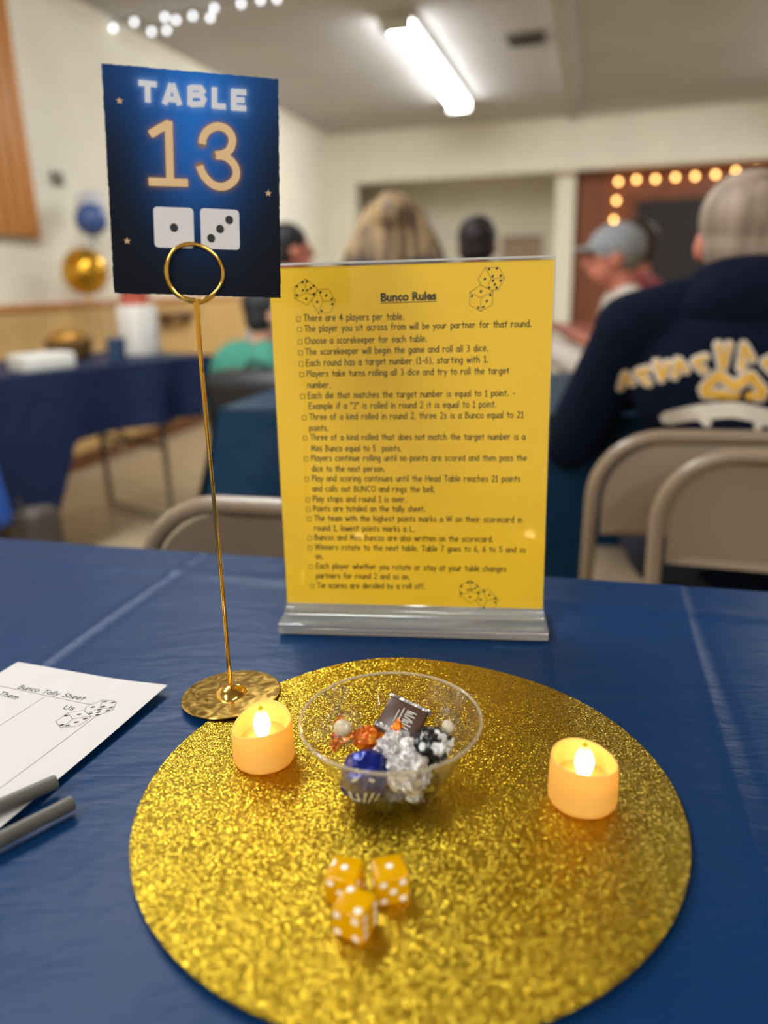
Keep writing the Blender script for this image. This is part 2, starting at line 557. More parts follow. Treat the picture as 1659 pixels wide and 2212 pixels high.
# doorway in the panelled wall, a sheet coloured dark for the unlit opening
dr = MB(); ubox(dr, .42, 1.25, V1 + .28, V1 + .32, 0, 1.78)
d = tag(dr.build('doorway_1', M['darkopen'], smooth=False), kind='structure')
fr = MB()
for (a, b, z0, z1) in ((.34, .42, 0, 1.86), (1.25, 1.33, 0, 1.86), (.42, 1.25, 1.78, 1.86)):
    ubox(fr, a, b, V1 + .27, V1 + .32, z0, z1)
f_ = fr.build('door_frame', M['brownwall'], d, smooth=False)

# wooden slat panel on the left wall
sp = thing('slat_panel', 'tall orange oak slatted panel hanging on the left cream wall', 'wall panel', uv(U0, 3.15, 1.30))
mb = MB(); mb.box(uv(.012, 0, .62) , (.02, 1.05, 1.24), PHI)
mb.build('backing', mat('dark_gap_backing', srgb(92, 56, 26), .6), sp, smooth=False)  # coloured darker than the slats to set off the gaps
for k in range(13):
    mb = MB(); mb.rbox(uv(.04, -.5 + k * .0825, .62), (.04, .056, 1.24), .006, PHI)
    mb.build('slat', M['slat'], sp)

# ceiling fixtures
def fixture(u, v, label):
    t = thing('ceiling_light', label, 'ceiling light', uv(u, v, CEIL - .1), PHI, 'fluorescent fixtures on the ceiling')
    mb = MB(); mb.rbox((0, 0, .085), (.22, 2.44, .03), .006)
    mb.build('housing', M['white'], t)
    mb = MB()
    n = 10
    prof = [(.09 * math.cos(PI * k / n), -.062 * math.sin(PI * k / n) + .07) for k in range(n + 1)]
    vs = [(x, y, z) for y in (-1.2, 1.2) for (x, z) in prof]
    fs = [(k, k + 1, k + n + 2, k + n + 1) for k in range(n)] + [tuple(range(n + 1))[::-1], tuple(range(n + 1, 2 * n + 2))]
    mb.add(vs, fs)
    mb.build('diffuser', M['tube'], t)
    for y in (-1.21, 1.21):
        mb = MB(); mb.rbox((0, y, .045), (.2, .02, .09), .004)
        mb.build('end_cap', M['white'], t)
    return t
fixture(-1.25, 6.4, 'long lit fluorescent fixture on the grey ceiling above the heads')
fixture(-1.35, 1.75, 'fluorescent fixture on the ceiling over the nearer blue tables')
fixture(-1.0, -1.6, 'fluorescent fixture on the ceiling behind the photographer, left row')
fixture(1.9, -1.6, 'fluorescent fixture on the ceiling behind the photographer, right row')
fixture(1.9, 6.4, 'fluorescent fixture on the ceiling right of the beam, far end')
ve = thing('ceiling_vent', 'small dark square vent in the grey ceiling beside the beam', 'vent', uv(-.52, 5.95, CEIL), PHI)
mb = MB(); mb.rbox((0, 0, -.01), (.26, .26, .02), .004)
mb.build('vent_frame', mat('grey_vent', srgb(105, 98, 92), .6), ve)
for k in range(6):
    mb = MB(); mb.box((0, -.095 + k * .038, -.023), (.22, .02, .006))
    mb.build('louvre', M['black'], ve, smooth=False)
# wall thermostat, small grey thing on the left wall
th = thing('thermostat', 'small grey thermostat box on the left wall right of the slat panel', 'thermostat', uv(U0 + .001, 3.93, 1.62), PHI)
mb = MB(); mb.rbox((.012, 0, 0), (.024, .085, .07), .004)
mb.build('box', mat('grey_box', srgb(120, 112, 100), .5), th)
mb = MB(); mb.rbox((.026, 0, .01), (.006, .045, .022), .002)
mb.build('dial', mat('grey_dial', srgb(90, 88, 84), .4), th)

# ------------------------------------------------------------------ string lights
warm = emit('warm_bulb', (1.0, .52, .16), 10)
cool = emit('cool_bulb', (.92, .95, 1.0), 4.2)
def string_light(name, label, pts, bulbm, br, drop=.03):
    t = thing(name, label, 'string lights', pts[0])
    o = Vector(pts[0])
    path = []
    for a, b in zip(pts[:-1], pts[1:]):
        for k in range(4):
            q = Vector(a).lerp(Vector(b), k / 4)
            q.z += drop - .01 * math.sin(PI * k / 4)
            path.append(q - o)
    path.append(Vector(pts[-1]) - o + Vector((0, 0, drop)))
    mb = MB(); mb.tube(path, .003, 6)
    mb.build('cord', M['black'], t)
    for p in pts:
        mb = MB(); mb.ell(Vector(p) - o, (br, br, br * 1.2), sub=2)
        b = mb.build('bulb', bulbm, t)
        mb = MB(); mb.lathe([(.006, br * .9), (.007, drop)], Vector(p) - o, 8)
        mb.build('socket', M['black'], b)
    return t
dz = V1 + .24
string_light('string_lights', 'string of warm amber bulbs framing the dark doorway on the brown wall',
    [uv(.195, dz, 1.60), uv(.21, dz, 1.79), uv(.22, dz, 1.975), uv(.40, dz, 1.985), uv(.59, dz, 1.98), uv(.785, dz, 1.985), uv(.975, dz, 1.985), uv(1.17, dz, 1.99), uv(1.36, dz, 2.01), uv(1.55, dz, 2.0), uv(1.74, dz, 2.0), uv(1.93, dz, 2.0)], warm, .021)
string_light('string_lights', 'string of cool white bulbs looped under the ceiling at upper left',
    [uv(-2.86, 4.62, 2.53), uv(-2.74, 4.66, 2.56), uv(-2.63, 4.66, 2.50), uv(-2.55, 4.7, 2.51), uv(-2.5, 4.6, 2.545), uv(-2.44, 4.62, 2.53), uv(-2.33, 4.62, 2.54), uv(-2.22, 4.62, 2.52), uv(-2.19, 4.62, 2.565), uv(-2.02, 4.62, 2.57), uv(-1.9, 4.62, 2.575), uv(-1.8, 4.62, 2.57)], cool, .013)

# ------------------------------------------------------------------ people
def solid(mb, name, m, parent, voxel, smooth_it=4, loc=None):
    """fuses overlapping shapes into one continuous skin"""
    o = mb.build(name, m, None, smooth=False)
    rm = o.modifiers.new('fuse', 'REMESH')
    rm.mode = 'VOXEL'
    rm.voxel_size = voxel
    sm = o.modifiers.new('relax', 'SMOOTH')
    sm.iterations = smooth_it
    sm.factor = 0.5
    dg = bpy.context.evaluated_depsgraph_get()
    ev = o.evaluated_get(dg)
    me = bpy.data.meshes.new_from_object(ev)
    o.modifiers.clear()
    old = o.data
    o.data = me
    bpy.data.meshes.remove(old)
    me.name = name
    if not me.materials:
        me.materials.append(m)
    me.shade_smooth()
    o.parent = parent
    return o

def person(label, loc, face, shirt, trousers, hair_col, hair='short', top=1.30, skinm=None, lean=0.12, hunch=0.0, sleeve='short',
           shw=.185, elbow_out=.08, head_turn=0.0, arms='table', voxel=.009, hair_wide=1.0, head_drop=0.0, shoe=None, cat='person'):
    """a seated figure facing local +Y, hips on a 0.45 m seat; face = heading of +Y about Z"""
    t = thing('person', label, cat, loc, face)
    sk = skinm or M['skin']
    nz = top - .25                                   # neck base height
    fwd = lean
    neck = Vector((0, fwd, nz))
    chest = Vector((0, fwd * .65, nz - .17))
    belly = Vector((0, fwd * .25, .68))
    pel = Vector((0, 0, .53))
    hc = neck + Vector((0, .045 + hunch, .135 - head_drop))      # head centre
    sh = [neck + Vector((s * shw, -.005, -.055)) for s in (-1, 1)]
    el = [Vector((s * (shw + elbow_out), fwd + .07, nz - .29)) for s in (-1, 1)]
    if arms == 'table':
        wr = [Vector((s * .11, fwd + .30, max(T + .035, nz - .31))) for s in (-1, 1)]
    else:
        wr = [Vector((s * .13, fwd + .27, .60)) for s in (-1, 1)]
    hip = [Vector((s * .10, .02, .52)) for s in (-1, 1)]
    kn = [Vector((s * .13, .43, .50)) for s in (-1, 1)]
    an = [Vector((s * .13, .40, .09)) for s in (-1, 1)]
    toe = [Vector((s * .145, .56, .035)) for s in (-1, 1)]
    HT = Matrix.Rotation(head_turn, 3, 'Z')
    b = MB()
    b.cap(pel, belly, .125, .115); b.cap(belly, chest, .118, .125); b.cap(chest, neck, .12, .06)
    b.ell(chest + Vector((0, 0, .02)), (shw * .92, .105, .15))
    b.cap(neck, hc + HT @ Vector((0, -.025, -.02)), .055, .055)
    b.ell(hc + HT @ Vector((0, -.008, .02)), (.074, .092, .098), HT); b.ell(hc + HT @ Vector((0, .028, -.045)), (.056, .06, .062), HT)
    b.cap(hc + HT @ Vector((0, .088, .012)), hc + HT @ Vector((0, .106, -.022)), .009, .014)           # nose
    b.cap(hc + HT @ Vector((-.02, .084, -.052)), hc + HT @ Vector((.02, .084, -.052)), .007, .007)     # lips
    for s in (-1, 1):
        b.ell(hc + HT @ Vector((s * .078, -.005, -.005)), (.011, .02, .032), HT, 2)                    # ear
        b.ell(hc + HT @ Vector((s * .03, .078, .018)), (.014, .012, .011), HT, 2)                      # brow and eye
    for i, s in enumerate((-1, 1)):
        b.cap(sh[i] * .6 + neck * .4, sh[i], .058, .058); b.cap(sh[i], el[i], .052, .041); b.cap(el[i], wr[i], .042, .027)
        d = (wr[i] - el[i]).normalized()
        side = Vector((-s, 0, 0))
        palm = wr[i] + d * .055
        b.ell(palm, (.04, .05, .016), d.to_track_quat('Y', 'Z').to_matrix())
        for k, ln in enumerate((.062, .072, .067, .052)):                                              # four fingers
            q = palm + d * .042 + side * (.03 - .02 * k)
            m1 = q + d * ln * .55 + Vector((0, 0, .004))
            b.cap(q, m1, .0095, .009); b.cap(m1, m1 + d * ln * .42 + Vector((0, 0, -.016)), .009, .0075)
        th0 = palm + side * .034 - d * .01
        b.cap(th0, th0 + side * .022 + d * .025, .012, .0105); b.cap(th0 + side * .022 + d * .025, th0 + side * .026 + d * .05, .0105, .009)
        b.cap(hip[i], kn[i], .085, .06); b.cap(kn[i], an[i], .058, .04); b.cap(an[i], toe[i], .04, .032)
    body = solid(b, 'body', sk, t, voxel)
    # clothing
    s_ = MB()
    s_.cap(pel, belly, .140, .132); s_.cap(belly, chest, .134, .142); s_.cap(chest, neck + Vector((0, 0, -.03)), .136, .072)
    s_.ell(chest + Vector((0, 0, .02)), (shw * .92 + .018, .122, .165))
    for i in range(2):
        s_.cap(sh[i] * .5 + neck * .5, sh[i], .072, .074)
        if sleeve == 'long':
            s_.cap(sh[i], el[i], .070, .060); s_.cap(el[i], wr[i], .060, .042)
        else:
            s_.cap(sh[i], sh[i].lerp(el[i], .62), .068, .062)
    top_o = solid(s_, 'shirt', shirt, t, voxel)
    p_ = MB()
    for i in range(2):
        p_.cap(pel * .5 + hip[i] * .5, hip[i], .13, .105); p_.cap(hip[i], kn[i], .102, .078); p_.cap(kn[i], an[i] + Vector((0, 0, .03)), .074, .058)
    solid(p_, 'trousers', trousers, t, voxel)
    for i in range(2):
        f_ = MB(); f_.cap(an[i] + Vector((0, -.03, -.03)), toe[i] + Vector((0, .02, 0)), .052, .04); f_.cap(an[i], an[i] + Vector((0, -.02, -.045)), .05, .045)
        solid(f_, 'shoe', shoe or M['black'], t, voxel)
    # eyes
    for s in (-1, 1):
        e = MB(); e.ell(hc + HT @ Vector((s * .03, .088, .016)), .006, sub=2)
        e.build('eye', M['black'], t)
    h = MB()
    if hair == 'cap':
        h.ell(hc + HT @ Vector((0, -.012, .045)), (.086, .106, .085), HT)
        h.ell(hc + HT @ Vector((0, .104, .035)), (.062, .055, .009), HT)
        solid(h, 'cap', hair_col, t, voxel)
        h = MB(); h.ell(hc + HT @ Vector((0, -.04, .0)), (.08, .068, .06), HT)
        solid(h, 'hair', mat('grey_hair', srgb(120, 112, 104), .8), t, voxel)
    else:
        h.ell(hc + HT @ Vector((0, -.022, .045)), (.086, .098, .088), HT)
        if hair == 'short':
            h.ell(hc + HT @ Vector((0, -.045, -.01)), (.08, .066, .07), HT)
        if hair == 'long':
            for a in range(9):
                x = -.09 + .0225 * a
                h.cap(hc + HT @ Vector((x * .8, -.06 + abs(x) * .5, .06)), hc + HT @ Vector((x * 1.15 * hair_wide, -.07 + abs(x) * .4, -.10)), .04, .042)
                h.cap(hc + HT @ Vector((x * 1.15 * hair_wide, -.07 + abs(x) * .4, -.10)), hc + HT @ Vector((x * 1.3 * hair_wide, -.08 + abs(x) * .4, -.26)), .042, .036)
        solid(h, 'hair', hair_col, t, voxel)
    return t, top_o, hc, neck

def hairmat(name, c0, c1):
    m = noisy(mat(name, c0, .6), 1, .1)
    b = m.node_tree.nodes['Principled BSDF']
    for l in list(b.inputs['Base Color'].links): m.node_tree.links.remove(l)
    tc = nd(m, 'ShaderNodeTexCoord'); mp = nd(m, 'ShaderNodeMapping')
    mp.inputs['Scale'].default_value = (22, 22, 1.2)
    n = nd(m, 'ShaderNodeTexNoise'); n.inputs['Scale'].default_value = 1.4
    r = nd(m, 'ShaderNodeValToRGB')
    r.color_ramp.elements[0].position = .38; r.color_ramp.elements[1].position = .62
    r.color_ramp.elements[0].color = c0; r.color_ramp.elements[1].color = c1
    lk(m, tc.outputs['Object'], mp.inputs[0]); lk(m, mp.outputs[0], n.inputs['Vector']); lk(m, n.outputs[0], r.inputs[0])
    lk(m, r.outputs[0], b.inputs['Base Color'])
    return m
dark_denim = mat('dark_denim', srgb(28, 34, 48), .9)
blue_jean = mat('blue_denim', srgb(36, 84, 170), .9)
H_ = lambda a: R(a)

# the man in the hoodie, his back to us
man, hood, hc, neck = person('person in dark navy hoodie with gold and white back print, seated facing away', (.675, 1.37, 0), R(-10), M['navy_hood'], dark_denim,
    hairmat('ash_grey_hair', srgb(132, 114, 98), srgb(172, 152, 134)), 'short', top=1.225, skinm=M['ruddy'], lean=.10, hunch=.03, sleeve='long', shw=.205, elbow_out=.10, voxel=.008, head_drop=.035)
hd = MB()
hd.ell(neck + Vector((0, -.02, .03)), (.115, .085, .05)); hd.ell(neck + Vector((0, -.065, -.01)), (.125, .06, .075)); hd.cap(neck + Vector((-.15, -.02, -.03)), neck + Vector((.15, -.02, -.03)), .055, .055)
solid(hd, 'hood', M['navy_hood'], man, .008)
# print on the back: arched row of letter-like marks, crest and ribbon, laid on the cloth
bvh = BVHTree.FromPolygons([v.co for v in hood.data.vertices], [tuple(p.vertices) for p in hood.data.polygons])
def on_back(off):
    def f(x, z):
        r = bvh.ray_cast(Vector((x, -1.0, z)), Vector((0, 1, 0)))
        y = r[0].y if r[0] is not None else -.1
        return (x, y - off, z)
    return f
yellow_ink = mat('gold_print', srgb(214, 160, 40), .6)
white_ink = mat('cream_print', srgb(205, 192, 176), .6)
wl, yl, rb = MB(), MB(), MB()
bz = neck.z - .135
bx0 = -.05
marks = [(-.165, -.012), (-.14, .004), (-.112, .014), (-.084, .020), (-.054, .030), (-.018, .042), (.018, .042), (.054, .030), (.084, .022), (.112, .016), (.14, .006), (.165, -.010)]
for k, (x, dzz) in enumerate(marks):
    zc = bz + dzz
    hgt = .014 if k not in (5, 6) else .020
    x += bx0
    shapes = [[(x - .008, zc - hgt), (x - .004, zc + hgt), (x + .009, zc - hgt * .2)], [(x + .008, zc + hgt * .8), (x - .008, zc + .2 * hgt), (x + .008, zc - hgt)], [(x - .008, zc + hgt), (x, zc - hgt), (x + .009, zc + hgt)]][k % 3]
    ink(wl, shapes, .018, on_back(.004)); ink(yl, shapes, .007, on_back(.008))
for st in ([(-.045, bz - .014), (-.024, bz + .012), (0, bz - .008), (.024, bz + .012), (.045, bz - .014)], [(-.042, bz - .022), (.042, bz - .022)]):
    st = [(x + bx0, z) for x, z in st]
    ink(wl, st, .022, on_back(.004)); ink(yl, st, .013, on_back(.007))
arc = [(bx0 - .095 + .19 * k / 12, bz - .046 - .026 * abs(-1 + 2 * k / 12) ** 1.5) for k in range(13)]
ink(rb, arc, .027, on_back(.005))
ink(rb, [(bx0 - .05, bz - .056), (bx0 - .038, bz - .072)], .014, on_back(.005)); ink(rb, [(bx0 + .05, bz - .056), (bx0 + .038, bz - .072)], .014, on_back(.005))
wl.build('back_lettering_outline', white_ink, hood, smooth=False); yl.build('back_crest', yellow_ink, hood, smooth=False); rb.build('back_ribbon', white_ink, hood, smooth=False)

person('person in light grey baseball cap and cream shirt, turned to the left', (1.03, 2.95, 0), R(80), mat('cream_shirt', srgb(205, 192, 178), .85), dark_denim,
       mat('grey_cap', srgb(150, 150, 152), .85), 'cap', top=1.20, skinm=M['ruddy'], lean=.10, sleeve='long')
person('person in red top seated between the grey cap and the dark doorway', (1.30, 3.55, 0), R(60), mat('red_shirt', srgb(150, 22, 34), .85), dark_denim,
       hairmat('dark_red_hair', srgb(40, 26, 22), srgb(70, 44, 34)), 'short', top=1.25, skinm=M['ruddy'])
person('person with long streaked blond-brown hair seen from behind the yellow sign', (.05, 2.95, 0), R(-6), mat('dark_top', srgb(52, 46, 50), .85), dark_denim,
       hairmat('streaked_blond_hair', srgb(78, 58, 42), srgb(168, 138, 98)), 'long', top=1.335, hair_wide=1.5)
person('person with short dark hair seen from behind, above the yellow sign', (.405, 3.33, 0), R(-12), mat('charcoal_top', srgb(48, 50, 58), .85), dark_denim,
       hairmat('dark_hair', srgb(22, 18, 18), srgb(40, 32, 32)), 'short', top=1.273, skinm=M['ruddy'])
person('person with black hair and pale blue shirt, beside the edge of the table number card', (-.56, 3.75, 0), R(-70), mat('pale_blue_shirt', srgb(176, 190, 206), .85), dark_denim,
       hairmat('black_hair', srgb(14, 13, 14), srgb(28, 25, 26)), 'short', top=1.29, skinm=M['ruddy'])
person('person in teal green shirt bending low behind the gold stem', (-.60, 3.16, 0), R(-75), mat('teal_shirt', srgb(58, 132, 112), .85), mat('black_trousers', srgb(16, 18, 20), .9),
       hairmat('black_hair_low', srgb(24, 24, 28), srgb(44, 42, 46)), 'short', top=1.02, lean=.12, arms='lap')
# ------------------------------------------------------------------ tables and cloths in the background
def table_legs(t, L, W, h, m):
    for sx in (-1, 1):
        mb = MB()
        x = sx * (L / 2 - .22)
        mb.tube([(x, -W / 2 + .1, h - .03), (x, -W / 2 + .1, .02), (x, W / 2 - .1, .02), (x, W / 2 - .1, h - .03)], .014, 8)
        mb.tube([(x, -W / 2 + .1, .35), (x, W / 2 - .1, .35)], .01, 8)
        mb.tube([(x, 0, .35), (x - sx * .35, 0, h - .03)], .009, 8)
        mb.build('leg_frame', m, t)
leg_grey = mat('grey_table_leg', srgb(120, 112, 98), .45)
def fold_table(label, c, ang, L, W, h=.73):
    t = thing('folding_table', label, 'table', (c[0], c[1], 0), ang)
    mb = MB(); mb.rbox((0, 0, h - .02), (L, W, .04), .008)
    mb.build('tabletop', mat('grey_tabletop', srgb(170, 166, 158), .5), t)
    table_legs(t, L, W, h, leg_grey)
    return t
def draped(label, c, ang, L, W, h, m, hem):
    """cloth over a table: hem(side, s) = height of the hem along each side"""
    mb = MB()
    nx, ny, nd_ = 40, 20, 10
    top = [(-L / 2 + L * i / nx, -W / 2 + W * j / ny, h) for j in range(ny + 1) for i in range(nx + 1)]
    mb.add(top, [(j * (nx + 1) + i, j * (nx + 1) + i + 1, (j + 1) * (nx + 1) + i + 1, (j + 1) * (nx + 1) + i) for j in range(ny) for i in range(nx)])
    sides = [((-L / 2, -W / 2), (L / 2, -W / 2), (0, -1)), ((L / 2, -W / 2), (L / 2, W / 2), (1, 0)), ((L / 2, W / 2), (-L / 2, W / 2), (0, 1)), ((-L / 2, W / 2), (-L / 2, -W / 2), (-1, 0))]
    for q, (a, b, n_) in enumerate(sides):
        m_ = 48
        vs = []
        for i in range(m_ + 1):
            s = i / m_
            zb = hem(q, s)
            for k in range(nd_ + 1):
                t = k / nd_
                fall = t * (h - zb)
                wv = (.004 + .028 * t) * math.sin(s * 21 + q * 2 + 1.3 * math.sin(s * 7)) + .012 * t + .018 * t
                corner = .05 * t * (max(0, 1 - s * 9) + max(0, 1 - (1 - s) * 9))
                dx, dy = n_[0] * (wv + corner * .5 + .004), n_[1] * (wv + corner * .5 + .004)
                tx, ty = (b[0] - a[0]), (b[1] - a[1])
                ll = math.hypot(tx, ty)
                e = .03 * t * (max(0, 1 - (1 - s) * 9) - max(0, 1 - s * 9))
                vs.append((a[0] + tx * s + dx + tx / ll * e, a[1] + ty * s + dy + ty / ll * e, h - fall - (.0 if k else 0)))
        mb.add(vs, [(i * (nd_ + 1) + k, i * (nd_ + 1) + k + 1, (i + 1) * (nd_ + 1) + k + 1, (i + 1) * (nd_ + 1) + k) for i in range(m_) for k in range(nd_)])
    o = mb.build('tablecloth', m, loc=(c[0], c[1], 0), rz=ang)
    return tag(o, label, 'tablecloth')
def rect_center(corner, ang, L, W, cu, cv):
    """centre of a table from one corner; cu, cv = signs towards the centre"""
    a = Vector((math.cos(ang), math.sin(ang))); b = Vector((-math.sin(ang), math.cos(ang)))
    return Vector(corner) + a * cu * L / 2 + b * cv * W / 2
# far left table, long side facing us from lower left to right
angL = math.atan2(3.387 - 2.671, 1.328 - .744)
cL = rect_center((-.744, 3.387), angL, 1.22, .70, -1, 1)
fold_table('grey folding table under the navy cloth at far left', cL, angL, 1.22, .70)
draped('navy cloth draped over the table at far left, hem sagging', cL, angL, 1.22, .70, .738, M['cloth_far'],
       lambda q, s: (.47 + .02 * s if s > .42 else .47 - .26 * min(1, (.42 - s) / .10)) if q == 0 else (.40 if q != 1 else .47))
# middle table behind the sign
c2 = rect_center((-.395, 1.84), PHI, 1.83, .76, 1, 1)
fold_table('grey folding table under the teal-blue cloth in front of the hoodie', c2, PHI, 1.83, .76)
draped('teal-blue cloth draped over the middle table behind the yellow sign', c2, PHI, 1.83, .76, .738, M['cloth_teal'], lambda q, s: (.51 - .30 * max(0, min(1, (s - .26) / .12, (.54 - s) / .08)) if q == 0 else .50))

bp_ = thing('placeholder', 'black backpack added for the dark area behind the teal-blue table, below the teal shirt', 'placeholder', (-.44, 2.72, 0), R(-15))  # made-up bag standing in for the black area under the teal shirt
mb = MB(); mb.rbox((0, 0, .37), (.36, .20, .74), .06, seg=5); mb.build('body', M['black'], bp_)
mb = MB(); mb.rbox((0, -.11, .30), (.26, .06, .30), .025, seg=4); mb.build('pocket', mat('black_pocket', srgb(24, 26, 28), .7), bp_)
mb = MB(); mb.tube([(-.05 + .1 * k / 8, 0, .735 + .03 * math.sin(PI * k / 8)) for k in range(9)], .007, 8); mb.build('handle', M['black'], bp_)
# things on the far left table
aL = Vector((math.cos(angL), math.sin(angL), 0)); bL = Vector((-math.sin(angL), math.cos(angL), 0))
def onL(s, w, z=.739):
    return Vector((-.744, 3.387, z)) - aL * s + bL * w
nb = thing('napkin_box', 'low white box lying near the front edge of the far left table', 'box', onL(.70, .13), angL)
mb = MB(); mb.rbox((0, 0, .030), (.20, .14, .06), .006); mb.build('box', M['white'], nb)
mb = MB(); mb.rbox((0, 0, .061), (.10, .05, .006), .002); mb.build('slot', M['paper'], nb)
cn = thing('canister', 'white canister with red band and dark navy lid on the far left table', 'canister', onL(.11, .36), angL)
mb = MB(); mb.lathe([(.088, 0), (.09, .01), (.09, .20), (.085, .215)], n=32); mb.build('body', noisy(mat('white_card', srgb(220, 214, 204), .6), 14, .12, stretch=(3, 3, .2)), cn)
mb = MB(); mb.lathe([(.06, .215), (.062, .22), (.062, .27), (.055, .275)], n=32); mb.build('band', mat('red_band', srgb(190, 88, 66), .6), cn)
mb = MB(); mb.lathe([(.064, .275), (.066, .28), (.066, .36), (.05, .37)], n=32); mb.build('lid', mat('navy_lid', srgb(40, 44, 58), .6), cn)
bk = thing('basket', 'round brown wicker basket with gold filling on the far left table', 'basket', onL(.42, .42), angL)
mb = MB(); mb.lathe([(.07, 0), (.085, .02), (.10, .08), (.095, .085), (.08, .03)], n=32); mb.build('bowl', noisy(mat('wicker', srgb(120, 88, 40), .7), 60, .3), bk)
mb = MB(); mb.ell((0, 0, .085), (.085, .085, .045), fn=lambda p: 1 + .12 * noise.noise(p * 4)); mb.build('filling', mat('gold_foil_pile', srgb(170, 122, 50), .4, .6), bk)
pk = thing('gift_bag', 'dark red and black paper bag on the far left table beside the white box', 'bag', onL(.84, .40), angL)
mb = MB(); mb.rbox((0, 0, .05), (.13, .09, .10), .004); mb.build('bag', mat('dark_bag', srgb(52, 34, 36), .6), pk)
mb = MB(); mb.ell((0.01, 0, .115), (.045, .035, .03), fn=lambda p: 1 + .3 * noise.noise(p * 3)); mb.build('tissue', mat('red_tissue', srgb(168, 60, 50), .7), pk)
db = thing('serving_dish', 'small dark dish between the white box and the basket', 'dish', onL(.64, .33), angL)
mb = MB(); mb.lathe([(.05, 0), (.075, .012), (.085, .04), (.08, .042), (.07, .015)], n=32); mb.build('bowl', mat('dark_dish', srgb(40, 36, 40), .4), db)
mb = MB(); mb.ell((0, 0, .03), (.07, .07, .025)); mb.build('food', mat('dark_food', srgb(62, 46, 44), .7), db)
bc = thing('paper_cup', 'light blue paper cup on the far left table before the basket', 'cup', onL(.37, .14))
mb = MB(); mb.lathe([(.03, 0), (.032, .003), (.04, .09), (.042, .093), (.038, .09), (.03, .006)], n=24, caps=False); mb.build('cup', mat('light_blue_cup', srgb(70, 96, 130), .5), bc)
mb = MB(); mb.lathe([(.0005, .0805), (.0385, .08)], n=24); mb.build('drink', mat('dark_drink', srgb(50, 40, 40), .2), bc)
jg = thing('water_jug', 'white plastic jug at the left picture edge on the navy cloth', 'jug', onL(1.08, .28))
mb = MB(); mb.lathe([(.075, 0), (.08, .01), (.08, .16), (.05, .2), (.04, .23)], n=28); mb.build('body', M['white'], jg)
mb = MB(); mb.lathe([(.042, .23), (.042, .25), (.03, .255)], n=20); mb.build('cap', mat('grey_cap_plastic', srgb(180, 180, 180), .5), jg)
mb = MB(); mb.tube([(.08, 0, .05), (.12, 0, .07), (.12, 0, .14), (.07, 0, .18)], .01, 8); mb.build('handle', M['white'], jg)
# dark shelf strip on the wainscot
sh_ = thing('wall_shelf', 'small dark wooden ledge fixed to the tan wainscot', 'shelf', uv(U0 + .035, 5.0, .84), PHI)
mb = MB(); mb.rbox((.04, 0, 0), (.08, .42, .035), .004); mb.build('board', noisy(mat('brown_ledge', srgb(112, 76, 56), .6), 8, .2), sh_)
for s in (-.15, .15):
    mb = MB(); mb.rbox((.02, s, -.045), (.04, .025, .06), .003); mb.build('bracket', mat('brown_bracket', srgb(100, 70, 52), .6), sh_)

# balloons by the left wall
def balloon(label, p, r, m, rib=True):
    t = thing('balloon', label, 'balloon', p)
    mb = MB(); mb.ell((0, 0, 0), (r, r, r * 1.06), sub=4, fn=lambda q: 1 - .06 * max(0, -q.z) ** 2); mb.build('envelope', m, t)
    mb = MB(); mb.lathe([(.004, -r * 1.02), (.012, -r * 1.0 - .03), (.014, -r - .035)], n=14); mb.build('knot', m, t)
    mb = MB(); mb.tube([(0, 0, -r - .03), (.01, .01, -r - .15), (0, .02, -p[2] + .02)], .0015, 5); mb.build('ribbon', M['white'], t)
    return t
gb = mat('gold_balloon', srgb(214, 160, 46), .22, .75)
balloon('shiny gold balloon floating before the left wall beside the card', uv(-2.70, 3.80, 1.120), .122, gb)
balloon('blue balloon above the gold one, half hidden by the card', uv(-2.66, 3.86, 1.39), .085, mat('blue_balloon', srgb(64, 92, 150), .25))
balloon('pearl white balloon at the upper left of the blue balloon', uv(-2.74, 3.99, 1.475), .08, mat('pearl_balloon', srgb(205, 208, 214), .25))
balloon('yellow balloon low beside the streaked hair', uv(-1.53, 3.99, 1.10), .085, mat('yellow_balloon', srgb(226, 178, 62), .3))
# picture on the alcove wall
pf = thing('picture_frame', 'pinkish-tan framed notice on the alcove wall beside the dark hair', 'picture', uv(-.84, V1 + 1.02, 1.32), PHI)
mb = MB()
for (x, z, w, h) in ((-.22, 0, .03, .38), (.22, 0, .03, .38), (0, .175, .44, .03), (0, -.175, .44, .03)):
    mb.box((x, .015, z), (w, .03, h))
mb.build('frame', mat('tan_frame', srgb(150, 122, 100), .6), pf, smooth=False)
mb = MB(); mb.box((0, .02, 0), (.42, .01, .34)); mb.build('sheet', mat('pinkish_sheet', srgb(176, 152, 128), .7), pf, smooth=False)

